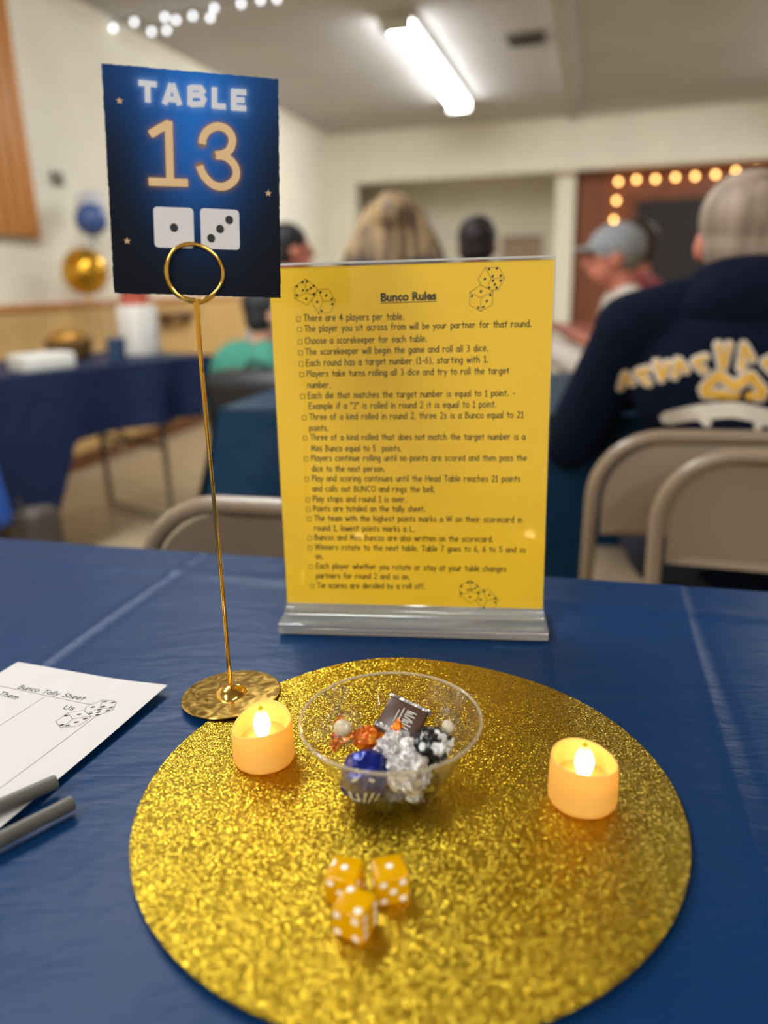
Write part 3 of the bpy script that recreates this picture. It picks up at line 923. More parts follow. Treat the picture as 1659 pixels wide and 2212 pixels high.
# ------------------------------------------------------------------ folding chairs
def folding_chair(label, loc, rz, group='taupe metal folding chairs'):
    """seat faces local -Y (towards the table), back at y=0"""
    t = thing('folding_chair', label, 'chair', loc, rz, group)
    w, r = .215, .0125
    def arch(y0, lean, ztop, wid, rad):
        pts = []
        pts.append((-wid, y0 - lean * 1.0 - .12, .012)); pts.append((-wid, y0 - lean * .4, .42)); pts.append((-wid, y0, ztop - rad))
        for k in range(1, 9):
            a = PI - PI / 2 * k / 8
            pts.append((-wid + rad + rad * math.cos(a), y0 + .003 * k / 8, ztop - rad + rad * math.sin(a)))
        pts += [(-p[0], p[1], p[2]) for p in pts[::-1]]
        return pts
    mb = MB(); mb.tube(arch(0, .10, .755, w, .115), r, 10); mb.build('back_frame', M['chair'], t)
    # pressed steel back panel, rounded top corners and a raised rim
    mb = MB()
    def panel(wid, z0, z1, rad, y, th):
        out = [(-wid, z0), (wid, z0), (wid, z1 - rad)]
        for k in range(1, 9):
            a = PI / 2 * k / 8
            out.append((wid - rad + rad * math.cos(a), z1 - rad + rad * math.sin(a)))
        out.append((-wid + rad, z1))
        for k in range(1, 9):
            a = PI / 2 + PI / 2 * k / 8
            out.append((-wid + rad + rad * math.cos(a), z1 - rad + rad * math.sin(a)))
        return out
    o1, o2 = panel(.198, .575, .742, .105, 0, 0), panel(.165, .585, .715, .10, 0, 0)
    n = len(o1)
    vs = [(x, .006, z) for x, z in o1] + [(x, .014, z) for x, z in o2] + [(x, -.006, z) for x, z in o1] + [(x, 0.002, z) for x, z in o2]
    fs = [tuple(range(n, 2 * n))[::-1], tuple(range(3 * n, 4 * n))]
    for k in range(n):
        k2 = (k + 1) % n
        fs += [(k, k2, n + k2, n + k)[::-1], (2 * n + k, 2 * n + k2, 3 * n + k2, 3 * n + k), (k, k2, 2 * n + k2, 2 * n + k)]
    mb.add(vs, fs); mb.build('backrest', M['chair'], t)
    mb = MB(); mb.rbox((0, -.235, .435), (.40, .40, .022), .01, seg=3); mb.build('seat', M['chair'], t)
    mb = MB(); mb.tube([(-.19, .06, .012), (-.19, -.06, .30), (-.19, -.40, .425), (.19, -.40, .425), (.19, -.06, .30), (.19, .06, .012)], r, 10); mb.build('leg_frame', M['chair'], t)
    mb = MB(); mb.tube([(-w, -.13, .15), (w, -.13, .15)], .008, 8); mb.build('stretcher', M['chair'], t)
    return t
folding_chair('taupe folding chair tucked in behind the gold stem', (-.115, .90, 0), PHI)
folding_chair('taupe folding chair the person in the hoodie sits on', (.585, 1.26, 0), R(-12) + PI)
folding_chair('taupe folding chair at the right edge, back nearest the table corner', (.64, 1.08, 0), R(-20))

jc = folding_chair('taupe folding chair under the bright blue jacket at the left picture edge', (-1.40, 2.06, 0), R(-129))
jk = thing('jacket', 'bright blue jacket hung over a chair back at the left picture edge', 'jacket', (-1.40, 2.06, 0), R(-129))
def jacket_shell():
    mb = MB()
    n, k = 28, 16
    vs = []
    for sd in (1, -1):
        for j in range(k + 1):
            for i in range(n + 1):
                x = -.24 + .48 * i / n
                zt = .775 - .14 * (abs(x) / .24) ** 3.2
                z = zt - (zt - .30) * j / k
                f = math.sin(PI / 2 * min(1, j / 2.5))
                y = sd * (.022 * f + .02 * (j / k)) + .008 * math.sin(x * 40 + j * .2) * (j / k)
                vs.append((x * (1 + .10 * j / k), y, z))
    N = (n + 1) * (k + 1)
    for b0 in (0, N):
        mb.add([], [])
    mb.add(vs, [(b0 + j * (n + 1) + i, b0 + j * (n + 1) + i + 1, b0 + (j + 1) * (n + 1) + i + 1, b0 + (j + 1) * (n + 1) + i) for b0 in (0, N) for j in range(k) for i in range(n)])
    return mb
blue_fab = noisy(mat('bright_blue_fabric', srgb(34, 84, 176), .8), 10, .1)
jacket_shell().build('body', blue_fab, jk)
for sx in (-1, 1):
    mb = MB(); mb.cap((sx * .235, .03, .66), (sx * .275, .05, .36), .045, .035); mb.build('sleeve', blue_fab, jk)
bg = thing('handbag', 'dark grey-brown handbag on the floor at the left, below the navy cloth', 'bag', (-1.36, 2.72, 0), R(-30))
mb = MB(); mb.rbox((0, 0, .14), (.30, .16, .27), .05, seg=5); mb.build('body', mat('grey_brown_leather', srgb(84, 74, 68), .45), bg)
for y in (-.05, .05):
    mb = MB(); mb.tube([(-.09 + .18 * k / 10, y, .26 + .10 * math.sin(PI * k / 10)) for k in range(11)], .008, 8); mb.build('strap', mat('dark_strap', srgb(50, 42, 40), .5), bg)

# ------------------------------------------------------------------ our table
TU0, TU1, TV0, TV1 = -1.1, .73, -.045, .716
tc_ = uv((TU0 + TU1) / 2, (TV0 + TV1) / 2)
fold_table('grey folding table under the blue plastic cloth in front', tc_, PHI, TU1 - TU0, TV1 - TV0, T - .004)
def ridge(x, c, w, h):
    d = (x - c) / w
    return h * math.exp(-d * d)
def cloth_height(u, v):
    wob = .006 * noise.noise(Vector((u * 3, v * 5, 1)))
    z = 0.0
    for c in (-.407 + .004 * math.sin(9 * v), .0965 + .003 * math.sin(8 * v), .60, -.91):
        z += ridge(u, c + wob * .3, .0048, .0009) - ridge(u, c + .011 + wob * .3, .006, .0005)
    z += ridge(v, .655 + .6 * wob, .010, .0016) + ridge(v, .33, .006, .0002)
    z += .0012 * noise.noise(Vector((u * 9, v * 16, 3))) * max(0, min(1, (abs(u - .0) - .22) * 6))
    return z
mb = MB()
us = np.unique(np.round(np.concatenate([np.linspace(TU0, TU1, 330), np.linspace(-.45, -.37, 60), np.linspace(.06, .14, 60)]), 5))
vs_ = np.linspace(TV0, TV1, 150)
pts = []
for v in vs_:
    for u in us:
        pts.append(uv(u, v, T - .0025 + cloth_height(u, v)))
nu = len(us)
fc = [(j * nu + i, j * nu + i + 1, (j + 1) * nu + i + 1, (j + 1) * nu + i) for j in range(len(vs_) - 1) for i in range(nu - 1)]
mb.add(pts, fc)
# hanging sides, gathered in soft folds
def skirt(u_a, v_a, u_b, v_b, nu_, nv_):
    m_ = 160
    vv = []
    for i in range(m_ + 1):
        s = i / m_
        u, v = u_a + (u_b - u_a) * s, v_a + (v_b - v_a) * s
        base = cloth_height(u, v)
        for k in range(13):
            t = k / 12
            if k <= 3:
                a = PI / 2 * k / 3
                out, dn = .006 * math.sin(a), .006 * (1 - math.cos(a))
            else:
                tt = (k - 3) / 9
                out, dn = .006 + .03 * tt + .02 * tt * math.sin(s * 30 + 2 * math.sin(s * 9)), .006 + tt * .26
            vv.append(uv(u + nu_ * out, v + nv_ * out, T - .0025 + base * (1 - t) - dn))
    return vv, [(i * 13 + k, i * 13 + k + 1, (i + 1) * 13 + k + 1, (i + 1) * 13 + k) for i in range(m_) for k in range(12)]
for a in ((TU0, TV0, TU1, TV0, 0, -1), (TU1, TV0, TU1, TV1, 1, 0), (TU1, TV1, TU0, TV1, 0, 1), (TU0, TV1, TU0, TV0, -1, 0)):
    mb.add(*skirt(*a))
tag(mb.build('tablecloth', M['cloth']), 'creased blue plastic tablecloth under the gold placemat', 'tablecloth')

# ------------------------------------------------------------------ gold glitter placemat
PC = Vector((.0086, .3692, T + .0004))
def mat_z(x, y):
    a = math.atan2(y, x); r = math.hypot(x, y)
    k = math.exp(-((a - R(98)) / .42) ** 2)
    return .0045 * k * max(0, (r / .1524 - .72) / .28) ** 2
mb = MB()
NR, NA = 26, 160
vs = [(0, 0, .0018)]
for j in range(1, NR + 1):
    r = .1522 * j / NR
    for k in range(NA):
        a = 2 * PI * k / NA
        x, y = r * math.cos(a), r * math.sin(a)
        vs.append((x, y, .0018 + mat_z(x, y)))
fs = [(0, 1 + k, 1 + (k + 1) % NA) for k in range(NA)]
for j in range(1, NR):
    for k in range(NA):
        a, b = 1 + (j - 1) * NA, 1 + j * NA
        k2 = (k + 1) % NA
        fs.append((a + k, b + k, b + k2, a + k2))
rim0 = 1 + (NR - 1) * NA
low = len(vs)
for k in range(NA):
    x, y, z = vs[rim0 + k]
    vs.append((x, y, z - .0016))
for k in range(NA):
    k2 = (k + 1) % NA
    fs.append((rim0 + k, low + k, low + k2, rim0 + k2))
fs.append(tuple(low + k for k in range(NA))[::-1])
mb.add(vs, fs)
tag(mb.build('placemat', M['glitter'], loc=PC), 'round gold glitter placemat in the middle of the blue tablecloth', 'placemat')
PZ = PC.z + .0018                                   # its upper face

# ------------------------------------------------------------------ table number card and its gold stand
SX, SY = -.1130, .4808
st = thing('card_holder', 'gold wire card holder with round flat base, half on the placemat', 'card holder', (SX, SY, T))
smudge = mat('brushed_gold_base', srgb(190, 152, 70), .26, 1.0)
b = smudge.node_tree.nodes['Principled BSDF']
tcn = nd(smudge, 'ShaderNodeTexCoord'); n1 = nd(smudge, 'ShaderNodeTexNoise'); n1.inputs['Scale'].default_value = 90; n1.inputs['Detail'].default_value = 6; n1.inputs['Distortion'].default_value = 2.0
rr = nd(smudge, 'ShaderNodeMapRange'); rr.inputs[1].default_value = .35; rr.inputs[2].default_value = .7; rr.inputs[3].default_value = .12; rr.inputs[4].default_value = .26
lk(smudge, tcn.outputs['Object'], n1.inputs['Vector']); lk(smudge, n1.outputs[0], rr.inputs[0]); lk(smudge, rr.outputs[0], b.inputs['Roughness'])
mb = MB(); mb.lathe([(.0002, .0012), (.0325, .0012), (.0345, .0014), (.0351, .0019), (.0345, .0024), (.0125, .0026), (.0002, .0026)], n=96, caps=False)
base = mb.build('base', smudge, st)
tilt = Matrix.Rotation(R(-2.6), 4, Vector((math.cos(R(48)), math.sin(R(48)), 0)))
base.matrix_local = Matrix.Translation((0, 0, .0010)) @ tilt
mb = MB(); mb.lathe([(.0122, .002), (.0118, .0035), (.0098, .0065), (.006, .0088), (.002, .0098), (.0001, .0099)], n=64, caps=False); mb.build('dome', M['gold'], st)
CARDC = Vector((-.1043, .476, T + .3379)) - Vector((SX, SY, T))
YAW, LEAN, RLL = .2013, .0742, -.0597
ux = Vector((math.cos(YAW), math.sin(YAW), 0)); nn = Vector((-math.sin(YAW), math.cos(YAW), 0))
upv = Vector((0, 0, math.cos(LEAN))) + math.sin(LEAN) * nn
cx_, cu_ = math.cos(RLL) * ux + math.sin(RLL) * upv, -math.sin(RLL) * ux + math.cos(RLL) * upv
cn_ = cx_.cross(cu_)                                # towards... away from the camera is -cn_
if cn_.y > 0: cn_ = -cn_
CW, CH = .0969, .1220
rc = Vector((-.1097, .476, 1.0300)) - Vector((SX, SY, T))
rc = rc - cn_ * ((rc - CARDC).dot(cn_))             # ring centre in the plane of the card
RR = .0158
jn = rc - cu_ * (RR + .001) + cn_ * .0005
mb = MB(); mb.tube([(0, 0, .008), Vector((0, 0, .008)).lerp(jn, .35) + Vector((.0006, 0, 0)), Vector((0, 0, .008)).lerp(jn, .7), jn], [.0015, .0014, .0013, .0011], 12)
mb.tube([Vector((.0016, 0, .20)), Vector((.0016, 0, .008)).lerp(jn, .85) + Vector((.0003, -.0004, 0)), jn + Vector((.0016, -.001, -.004)), jn + Vector((.001, -.0012, .0015))], .0010, 10)
mb.build('stem', M['gold'], st)
pts = []
for k in range(0, 97):
    a = -PI / 2 - 2 * PI * 2 * k / 96
    off = .0024 - .0048 * k / 96
    rad = RR + .0004 * math.sin(k * .4) + .0014 * k / 96
    pts.append(rc + cx_ * rad * math.cos(a) + cu_ * rad * math.sin(a) + cn_ * off)
mb = MB(); mb.tube(pts, .00115, 10); mb.build('ring', M['gold'], st)

card_root = Vector((SX, SY, T)) + CARDC
card = None
HC = homography([(219, 137), (601, 171), (247, 632), (607, 645)], [(0, 1), (1, 1), (0, 0), (1, 0)])
def crop1(x, y):                                    # where a mark sits on the card, measured on a close view of it
    return HC(180 + x * .30139, 100 + y * .30139)
def on_card(off):
    def f(x, y):
        return tuple(cx_ * (x - CW / 2) + cu_ * (y - CH / 2) + cn_ * off)
    return f
def cpt(x, y):
    a, b = crop1(x, y)
    return a * CW, b * CH
title = {
 'T': [[(395, 262), (525, 275)], [(458, 265), (462, 404)]],
 'A': [[(580, 418), (632, 268)], [(690, 425), (636, 268)], [(600, 378), (672, 384)]],
 'B': [[(765, 284), (765, 430)], [(765, 296), (840, 300), (855, 325), (838, 350), (770, 350)], [(838, 352), (862, 382), (848, 415), (765, 418)]],
 'L': [[(938, 294), (938, 446)], [(925, 428), (1020, 434)]],
 'E': [[(1076, 310), (1076, 458)], [(1062, 326), (1166, 332)], [(1076, 385), (1155, 388)], [(1062, 440), (1166, 446)]]}
numeral = [[(478, 634), (530, 600), (618, 552)], [(610, 535), (622, 950)], [(468, 970), (750, 980)],
 [(850, 702), (858, 655), (888, 608), (940, 580), (985, 578), (1030, 600), (1062, 645), (1066, 695), (1045, 745), (1005, 772), (948, 782)],
 [(948, 782), (1010, 790), (1065, 830), (1094, 885), (1092, 940), (1055, 985), (1000, 1008), (940, 998), (885, 955), (850, 905), (832, 857)]]
tl = [[cpt(*p) for p in s] for L_ in title.values() for s in L_]
nl = [[cpt(*p) for p in s] for s in numeral]
# the card itself: fine grid carrying the printed colours (blue burst, halos round the lettering), its bright top partly painted gloss
NX, NY = 150, 188
gx, gy = np.meshgrid(np.linspace(0, CW, NX + 1), np.linspace(0, CH, NY + 1))
def shorten(st, t):
    st = [Vector(p) for p in st]
    a = st[0] + (st[1] - st[0]).normalized() * min(t, (st[1] - st[0]).length * .8)
    b = st[-1] + (st[-2] - st[-1]).normalized() * min(t, (st[-2] - st[-1]).length * .8)
    return [tuple(a)] + [tuple(p) for p in st[1:-1]] + [tuple(b)]
def smooth_line(st, k=5):
    """Catmull-Rom through the points"""
    P = [Vector(p) for p in st]
    P = [P[0] * 2 - P[1]] + P + [P[-1] * 2 - P[-2]]
    out = []
    for i in range(1, len(P) - 2):
        for j in range(k):
            t = j / k
            out.append(tuple(.5 * (2 * P[i] + (P[i + 1] - P[i - 1]) * t + (2 * P[i - 1] - 5 * P[i] + 4 * P[i + 1] - P[i + 2]) * t * t + (3 * P[i] - P[i - 1] - 3 * P[i + 1] + P[i + 2]) * t ** 3)))
    return out + [tuple(P[-2])]
def seg_dist(strokes, trim):
    d = np.full(gx.shape, 9.0)
    for s in strokes:
        s = shorten(s, trim)
        for (x0, y0), (x1, y1) in zip(s[:-1], s[1:]):
            dx, dy = x1 - x0, y1 - y0
            t = np.clip(((gx - x0) * dx + (gy - y0) * dy) / (dx * dx + dy * dy + 1e-12), 0, 1)
            d = np.minimum(d, np.hypot(gx - x0 - t * dx, gy - y0 - t * dy))
    return d
lin = lambda r, g, b: np.array(srgb(r, g, b)[:3])
X, Y = gx / CW, 1 - gy / CH
burst = np.exp(-((X - .52) / .30) ** 2 - ((Y - .08) / .42) ** 2)
burst2 = np.exp(-((X - .50) / .22) ** 2 - ((Y - .42) / .28) ** 2)
col = lin(8, 11, 19)[None, None] + burst[..., None] * lin(18, 92, 172)[None, None] * 1.0 + burst2[..., None] * lin(18, 64, 124)[None, None] * .8
col += (np.exp(-(Y / .22) ** 2))[..., None] * lin(16, 62, 120)[None, None] * .5  # brighter top edge: printed blue together with gloss painted into the colour
nl = nl[:3] + [smooth_line(nl[3]), smooth_line(nl[4])]
d1, d2 = seg_dist(tl, .0016), seg_dist(nl, .0021)
h1 = np.exp(-np.maximum(d1 - .0018, 0) / .0013)[..., None] * .55
col = col * (1 - h1) + lin(120, 160, 225)[None, None] * h1
h2 = np.exp(-np.maximum(d2 - .0020, 0) / .0009)[..., None] * .85
col = col * (1 - h2) + lin(150, 108, 30)[None, None] * h2
edge_rag = lambda k: .00035 * noise.noise(Vector((k * .35, 7.7, 0))) + .0002 * noise.noise(Vector((k * 1.3, 2.2, 0)))
mb = MB()
fr_ = []
for j in range(NY + 1):
    for i in range(NX + 1):
        x, y = gx[j, i], gy[j, i]
        if i in (0, NX): x += edge_rag(j + i)
        if j in (0, NY): y += edge_rag(i + j * 3)
        fr_.append(on_card(0.0002)(x, y))
nfront = len(fr_)
mb.add(fr_, [(j * (NX + 1) + i, j * (NX + 1) + i + 1, (j + 1) * (NX + 1) + i + 1, (j + 1) * (NX + 1) + i) for j in range(NY) for i in range(NX)])
ring_ = [i for i in range(NX + 1)] + [(j + 1) * (NX + 1) - 1 for j in range(1, NY + 1)] + [NY * (NX + 1) + i for i in range(NX - 1, -1, -1)] + [j * (NX + 1) for j in range(NY - 1, 0, -1)]
bk_ = [Vector(fr_[i]) - cn_ * .0005 for i in ring_]
m0 = len(ring_)
mb.v += [tuple(p) for p in bk_]
for k in range(m0):
    k2 = (k + 1) % m0
    mb.f.append((ring_[k], nfront + k, nfront + k2, ring_[k2])); mb.mi.append(0)
mb.f.append(tuple(nfront + k for k in range(m0))); mb.mi.append(0)
cm = mat('printed_card', (1, 1, 1, 1), .55, spec=.12)
ca = nd(cm, 'ShaderNodeAttribute'); ca.attribute_name = 'print'
lk(cm, ca.outputs['Color'], cm.node_tree.nodes['Principled BSDF'].inputs['Base Color'])
card = tag(mb.build('table_number_card', cm, smooth=False, loc=card_root), 'dark blue card reading TABLE 13 held up in the gold ring', 'table number card')
at_ = card.data.color_attributes.new('print', 'FLOAT_COLOR', 'POINT')
cc = np.ones((len(card.data.vertices), 4), np.float32)
cc[:, :3] = lin(12, 14, 20)
cc[:nfront, :3] = col.reshape(-1, 3)
at_.data.foreach_set('color', cc.ravel())
mb = MB()
for q, s in enumerate(tl): ribbon(mb, s, .0031, on_card(.00030 + .000025 * (q % 4)))
mb.build('title_lettering', mat('white_title_print', srgb(205, 205, 214), .5), card, smooth=False)
mb = MB()
nl3 = nl
for q, s in enumerate(nl3): ribbon(mb, s, .0043, on_card(.00030 + .000025 * q))
mb.build('numeral_lettering', mat('tan_numeral_print', srgb(214, 178, 132), .5), card, smooth=False)
def rounded(mb, corners, r, to3d):
    """rounded quad: corners TL, TR, BR, BL"""
    out = []
    n = len(corners)
    for i, c in enumerate(corners):
        c = Vector(c); a = (Vector(corners[i - 1]) - c).normalized(); b_ = (Vector(corners[(i + 1) % n]) - c).normalized()
        p0, p1 = c + a * r, c + b_ * r
        for k in range(7):
            t = k / 6
            q = p0 * (1 - t) ** 2 + c * 2 * t * (1 - t) + p1 * t ** 2
            out.append(to3d(q.x, q.y))
    mb.add(out, [tuple(range(len(out)))])
dw = mat('white_die_print', srgb(208, 203, 205), .5)
for corners, pips in (([(500, 1148), (788, 1160), (796, 1450), (512, 1440)], [(650, 1300)]), ([(836, 1160), (1116, 1175), (1123, 1462), (845, 1450)], [(1045, 1246), (980, 1311), (916, 1377)])):
    mb = MB(); rounded(mb, [cpt(*p) for p in corners], .0026, on_card(.00034))
    dd = mb.build('printed_die', dw, card, smooth=False)
    for p in pips:
        mb = MB(); disc_ink(mb, *cpt(*p), .0023, .0024, on_card(.0005), 24)
        mb.build('pip', M['ink'], dd, smooth=False)
starm = mat('tan_star_print', srgb(196, 158, 118), .5)
for p in ((260, 392), (1326, 1056), (315, 1394)):
    x, y = cpt(*p)
    mb = MB()
    ps = [on_card(.00034)(x + (.0021 if k % 2 == 0 else .0009) * math.sin(PI * k / 5), y + (.0021 if k % 2 == 0 else .0009) * math.cos(PI * k / 5)) for k in range(10)]
    mb.add(ps + [on_card(.00034)(x, y)], [(k, (k + 1) % 10, 10) for k in range(10)])
    mb.build('star', starm, card, smooth=False)

# ------------------------------------------------------------------ acrylic sign holder and the yellow rules sheet
SW, SHH = .2181, .2832
SO = Vector((.02205, .592, T))
SYAW, SLEAN = -.1251, .0445
sg = thing('sign_holder', 'clear acrylic sign holder standing behind the placemat', 'sign holder', SO, SYAW)
acr_thin = thin_clear('clear_acrylic_sheet', (.985, .985, .98, 1), 1.0, .004)
acr = mat('clear_acrylic_block', (.90, .92, .92, 1), .07, Transmission_Weight=.88, IOR=1.45)
frosty = acr
def on_sign(off):
    """x across, y up the sheet, off towards the camera"""
    def f(x, y):
        return (x - SW / 2, -off + y * math.sin(SLEAN), .0118 + y * math.cos(SLEAN))
    return f
def sheet_slab(mb, x0, x1, y0, y1, o0, o1):
    vs = [on_sign(o)(x, y) for o in (o0, o1) for (x, y) in ((x0, y0), (x1, y0), (x1, y1), (x0, y1))]
    mb.add(vs, [(0, 1, 2, 3), (7, 6, 5, 4), (0, 4, 5, 1), (1, 5, 6, 2), (2, 6, 7, 3), (3, 7, 4, 0)])
mb = MB(); sheet_slab(mb, -.0008, SW + .0008, -.004, SHH + .0016, .0006, .0026); mb.build('front_pane', acr_thin, sg, smooth=False)
mb = MB(); sheet_slab(mb, -.0008, SW + .0008, -.004, SHH + .0016, -.0026, -.0006); mb.build('back_pane', acr_thin, sg, smooth=False)
mb = MB(); sheet_slab(mb, -.0008, SW + .0008, SHH + .0016, SHH + .0032, -.0026, .0026); mb.build('top_fold', mat('bright_acrylic_edge', srgb(225, 225, 220), .25, Transmission_Weight=.5), sg, smooth=False)
mb = MB(); mb.rbox((0, .006, .0048), (SW + .006, .062, .0092), .0012); mb.build('foot', acr, sg)
mb = MB(); mb.rbox((0, -.0005, .0135), (SW + .0012, .0150, .0074), .0012); mb.build('slot_rail', acr, sg)
ysheet = MB(); sheet_slab(ysheet, 0, SW, 0.006, SHH, -.0003, .0003)
yel = noisy(mat('bright_yellow_paper', srgb(246, 200, 34), .6), 5, .03)
rules = tag(ysheet.build('rules_sheet', yel, smooth=False, loc=SO, rz=SYAW), 'yellow Bunco Rules sheet inside the clear sign holder', 'sheet')
HS = homography([(581, 577), (1198, 563), (622, 1315), (1173, 1330)], [(0, 1), (1, 1), (0, 0), (1, 0)])
def sp_(x, y):
    a, b_ = HS(x, y)
    return a * SW, b_ * SHH
SCAN = on_sign(.00042)
lines = [
 (1, "There are 4 players per table.", 657, 692, 876, 690), (1, "The player you sit across from will be your partner for that round.", 659, 715, 1150, 707),
 (1, "Choose a scorekeeper for each table.", 660, 741, 925, 738), (1, "The scorekeeper will begin the game and roll all 3 dice.", 661, 765, 1057, 759),
 (1, "Each round has a target number (1-6), starting with 1.", 662, 789, 1057, 783), (1, "Players take turns rolling all 3 dice and try to roll the target", 664, 812, 1102, 808),
 (0, "number.", 665, 836, 717, 836), (1, "Each die that matches the target number is equal to 1 point. -", 666, 859, 1115, 856),
 (0, 'Example if a "2" is rolled in round 2 it is equal to 1 point.', 668, 882, 1075, 880), (1, "Three of a kind rolled in round 2, three 2s is a Bunco equal to 21", 669, 905, 1133, 903),
 (0, "points.", 669, 929, 712, 929), (1, "Three of a kind rolled that does not match the target number is a", 671, 949, 1137, 950),
 (0, "Mini Bunco equal to 5  points.", 673, 973, 870, 974), (1, "Players continue rolling until no points are scored and then pass the", 673, 994, 1140, 996),
 (0, "dice to the next person.", 675, 1017, 834, 1018), (1, "Play and scoring continues until the Head Table reaches 21 points", 675, 1038, 1126, 1041),
 (0, "and calls out BUNCO and rings the bell.", 676, 1060, 942, 1063), (1, "Play stops and round 1 is over.", 677, 1082, 881, 1084),
 (1, "Points are totaled on the tally sheet.", 678, 1103, 922, 1105), (1, "The team with the highest points marks a W on their scorecard in", 680, 1124, 1130, 1129),
 (0, "round 1, lowest points marks a L.", 680, 1145, 898, 1148), (1, "Buncos and Mini Buncos are also written on the scorecard.", 681, 1165, 1068, 1171),
 (1, "Winners rotate to the next table. Table 7 goes to 6, 6 to 5 and so", 682, 1186, 1138, 1194), (0, "on.", 683, 1206, 700, 1206),
 (1, "Each player whether you rotate or stay at your table changes", 684, 1227, 1096, 1235), (0, "partners for round 2 and so on.", 684, 1248, 888, 1251),
 (1, "Tie scores are decided by a roll off.", 686, 1269, 922, 1272)]
tx, bx_ = MB(), MB()
for (box, s, x0, y0, x1, y1) in lines:
    write_line(tx, s, sp_(x0, y0), sp_(x1, y1), .0066, SCAN, .10)
    if box:
        a = sp_(x0 - 15, y0)
        q = .0033
        ink(bx_, [(a[0], a[1]), (a[0] + q, a[1]), (a[0] + q, a[1] + q), (a[0], a[1] + q), (a[0], a[1])], .00045, SCAN)
tx.build('rules_text', M['ink'], rules, smooth=False)
bx_.build('check_boxes', mat('brown_print', srgb(70, 52, 10), .6), rules, smooth=False)
# heading, a bold sans face with an underline
def flat_text(s, p0, p1, to3d, name, m, parent, bold=.04):
    cu = bpy.data.curves.new('heading_curve', 'FONT')
    cu.body = s; cu.offset = bold; cu.resolution_u = 4
    ob = bpy.data.objects.new('heading_tmp', cu)
    COL.objects.link(ob)
    dg = bpy.context.evaluated_depsgraph_get()
    me = bpy.data.meshes.new_from_object(ob.evaluated_get(dg))
    bpy.data.objects.remove(ob)
    xs = [v.co.x for v in me.vertices]
    x_0, x_1 = min(xs), max(xs)
    dx, dy = p1[0] - p0[0], p1[1] - p0[1]
    k = math.hypot(dx, dy) / (x_1 - x_0)
    a = math.atan2(dy, dx)
    mb = MB()
    mb.add([to3d(p0[0] + k * ((v.co.x - x_0) * math.cos(a) - v.co.y * math.sin(a)), p0[1] + k * ((v.co.x - x_0) * math.sin(a) + v.co.y * math.cos(a))) for v in me.vertices], [tuple(p.vertices) for p in me.polygons])
    bpy.data.meshes.remove(me)
    return mb
hd_ = flat_text('Bunco Rules', sp_(824, 650), sp_(944, 647), SCAN, 'heading', M['ink'], rules)
ink(hd_, [sp_(823, 654), sp_(945, 651)], .0006, SCAN, caps=0)
hd_.build('heading', M['ink'], rules, smooth=False)
def dice_art(name, conv, polys, pips, to3d, parent, w, pr, ang=0.0, sq=.75):
    mb = MB()
    for p in polys: ink(mb, [conv(*q) for q in p], w, to3d)
    for p in pips: disc_ink(mb, *conv(p[0], p[1]), pr, pr * sq, to3d, 12, ang + R(50))
    return mb.build(name, M['ink'], parent, smooth=False)
c2_ = lambda x, y: sp_(560 + x * .3978, 540 + y * .3978)
c3_ = lambda x, y: sp_(560 + x * .3978, 960 + y * .3978)
dice_art('dice_drawing', c2_, [[(195, 258), (195, 195), (255, 152), (318, 205), (310, 240), (262, 295), (195, 258)], [(255, 228), (195, 258)], [(255, 228), (255, 152)], [(255, 228), (308, 244)],
   [(320, 210), (380, 208), (417, 272), (392, 335), (325, 342), (287, 275), (320, 210)], [(350, 275), (320, 210)], [(350, 275), (417, 272)], [(350, 275), (325, 342)]],
   [(207, 193), (238, 170), (240, 215), (207, 240), (264, 166), (300, 190), (283, 203), (265, 214), (300, 234), (258, 260), (318, 278), (336, 225), (367, 243), (398, 262), (400, 290), (342, 327)], SCAN, rules, .00028, .0011)
dice_art('dice_drawing', c2_, [[(1262, 157), (1228, 98), (1305, 98), (1335, 155), (1300, 218), (1262, 222)], [(1228, 98), (1192, 160), (1205, 192)], [(1262, 157), (1335, 155)], [(1262, 157), (1240, 208)],
   [(1205, 192), (1272, 228), (1268, 300), (1205, 335), (1145, 300), (1147, 232), (1205, 192)], [(1207, 262), (1147, 232)], [(1207, 262), (1272, 228)], [(1207, 262), (1205, 335)]],
   [(1228, 160), (1250, 107), (1293, 103), (1270, 145), (1313, 143), (1272, 170), (1313, 170), (1282, 190), (1252, 207), (1292, 208), (1207, 226), (1158, 252), (1192, 315), (1258, 247), (1238, 280), (1219, 312)], SCAN, rules, .00028, .0011)
dice_art('dice_drawing', c3_, [[(1150, 737), (1200, 775), (1190, 840), (1150, 860), (1092, 822), (1095, 765), (1150, 737)], [(1148, 800), (1092, 822)], [(1148, 800), (1195, 806)], [(1148, 800), (1150, 737)],
   [(1215, 788), (1245, 785), (1300, 840), (1285, 890), (1215, 893), (1180, 845), (1215, 788)], [(1240, 845), (1215, 790)], [(1240, 845), (1300, 840)], [(1240, 845), (1215, 893)]],
   [(1102, 770), (1137, 750), (1158, 750), (1188, 770), (1100, 808), (1137, 790), (1157, 788), (1175, 782), (1192, 806), (1148, 828), (1205, 843), (1225, 798), (1253, 817), (1285, 835), (1285, 857), (1222, 885)], SCAN, rules, .00028, .0011)

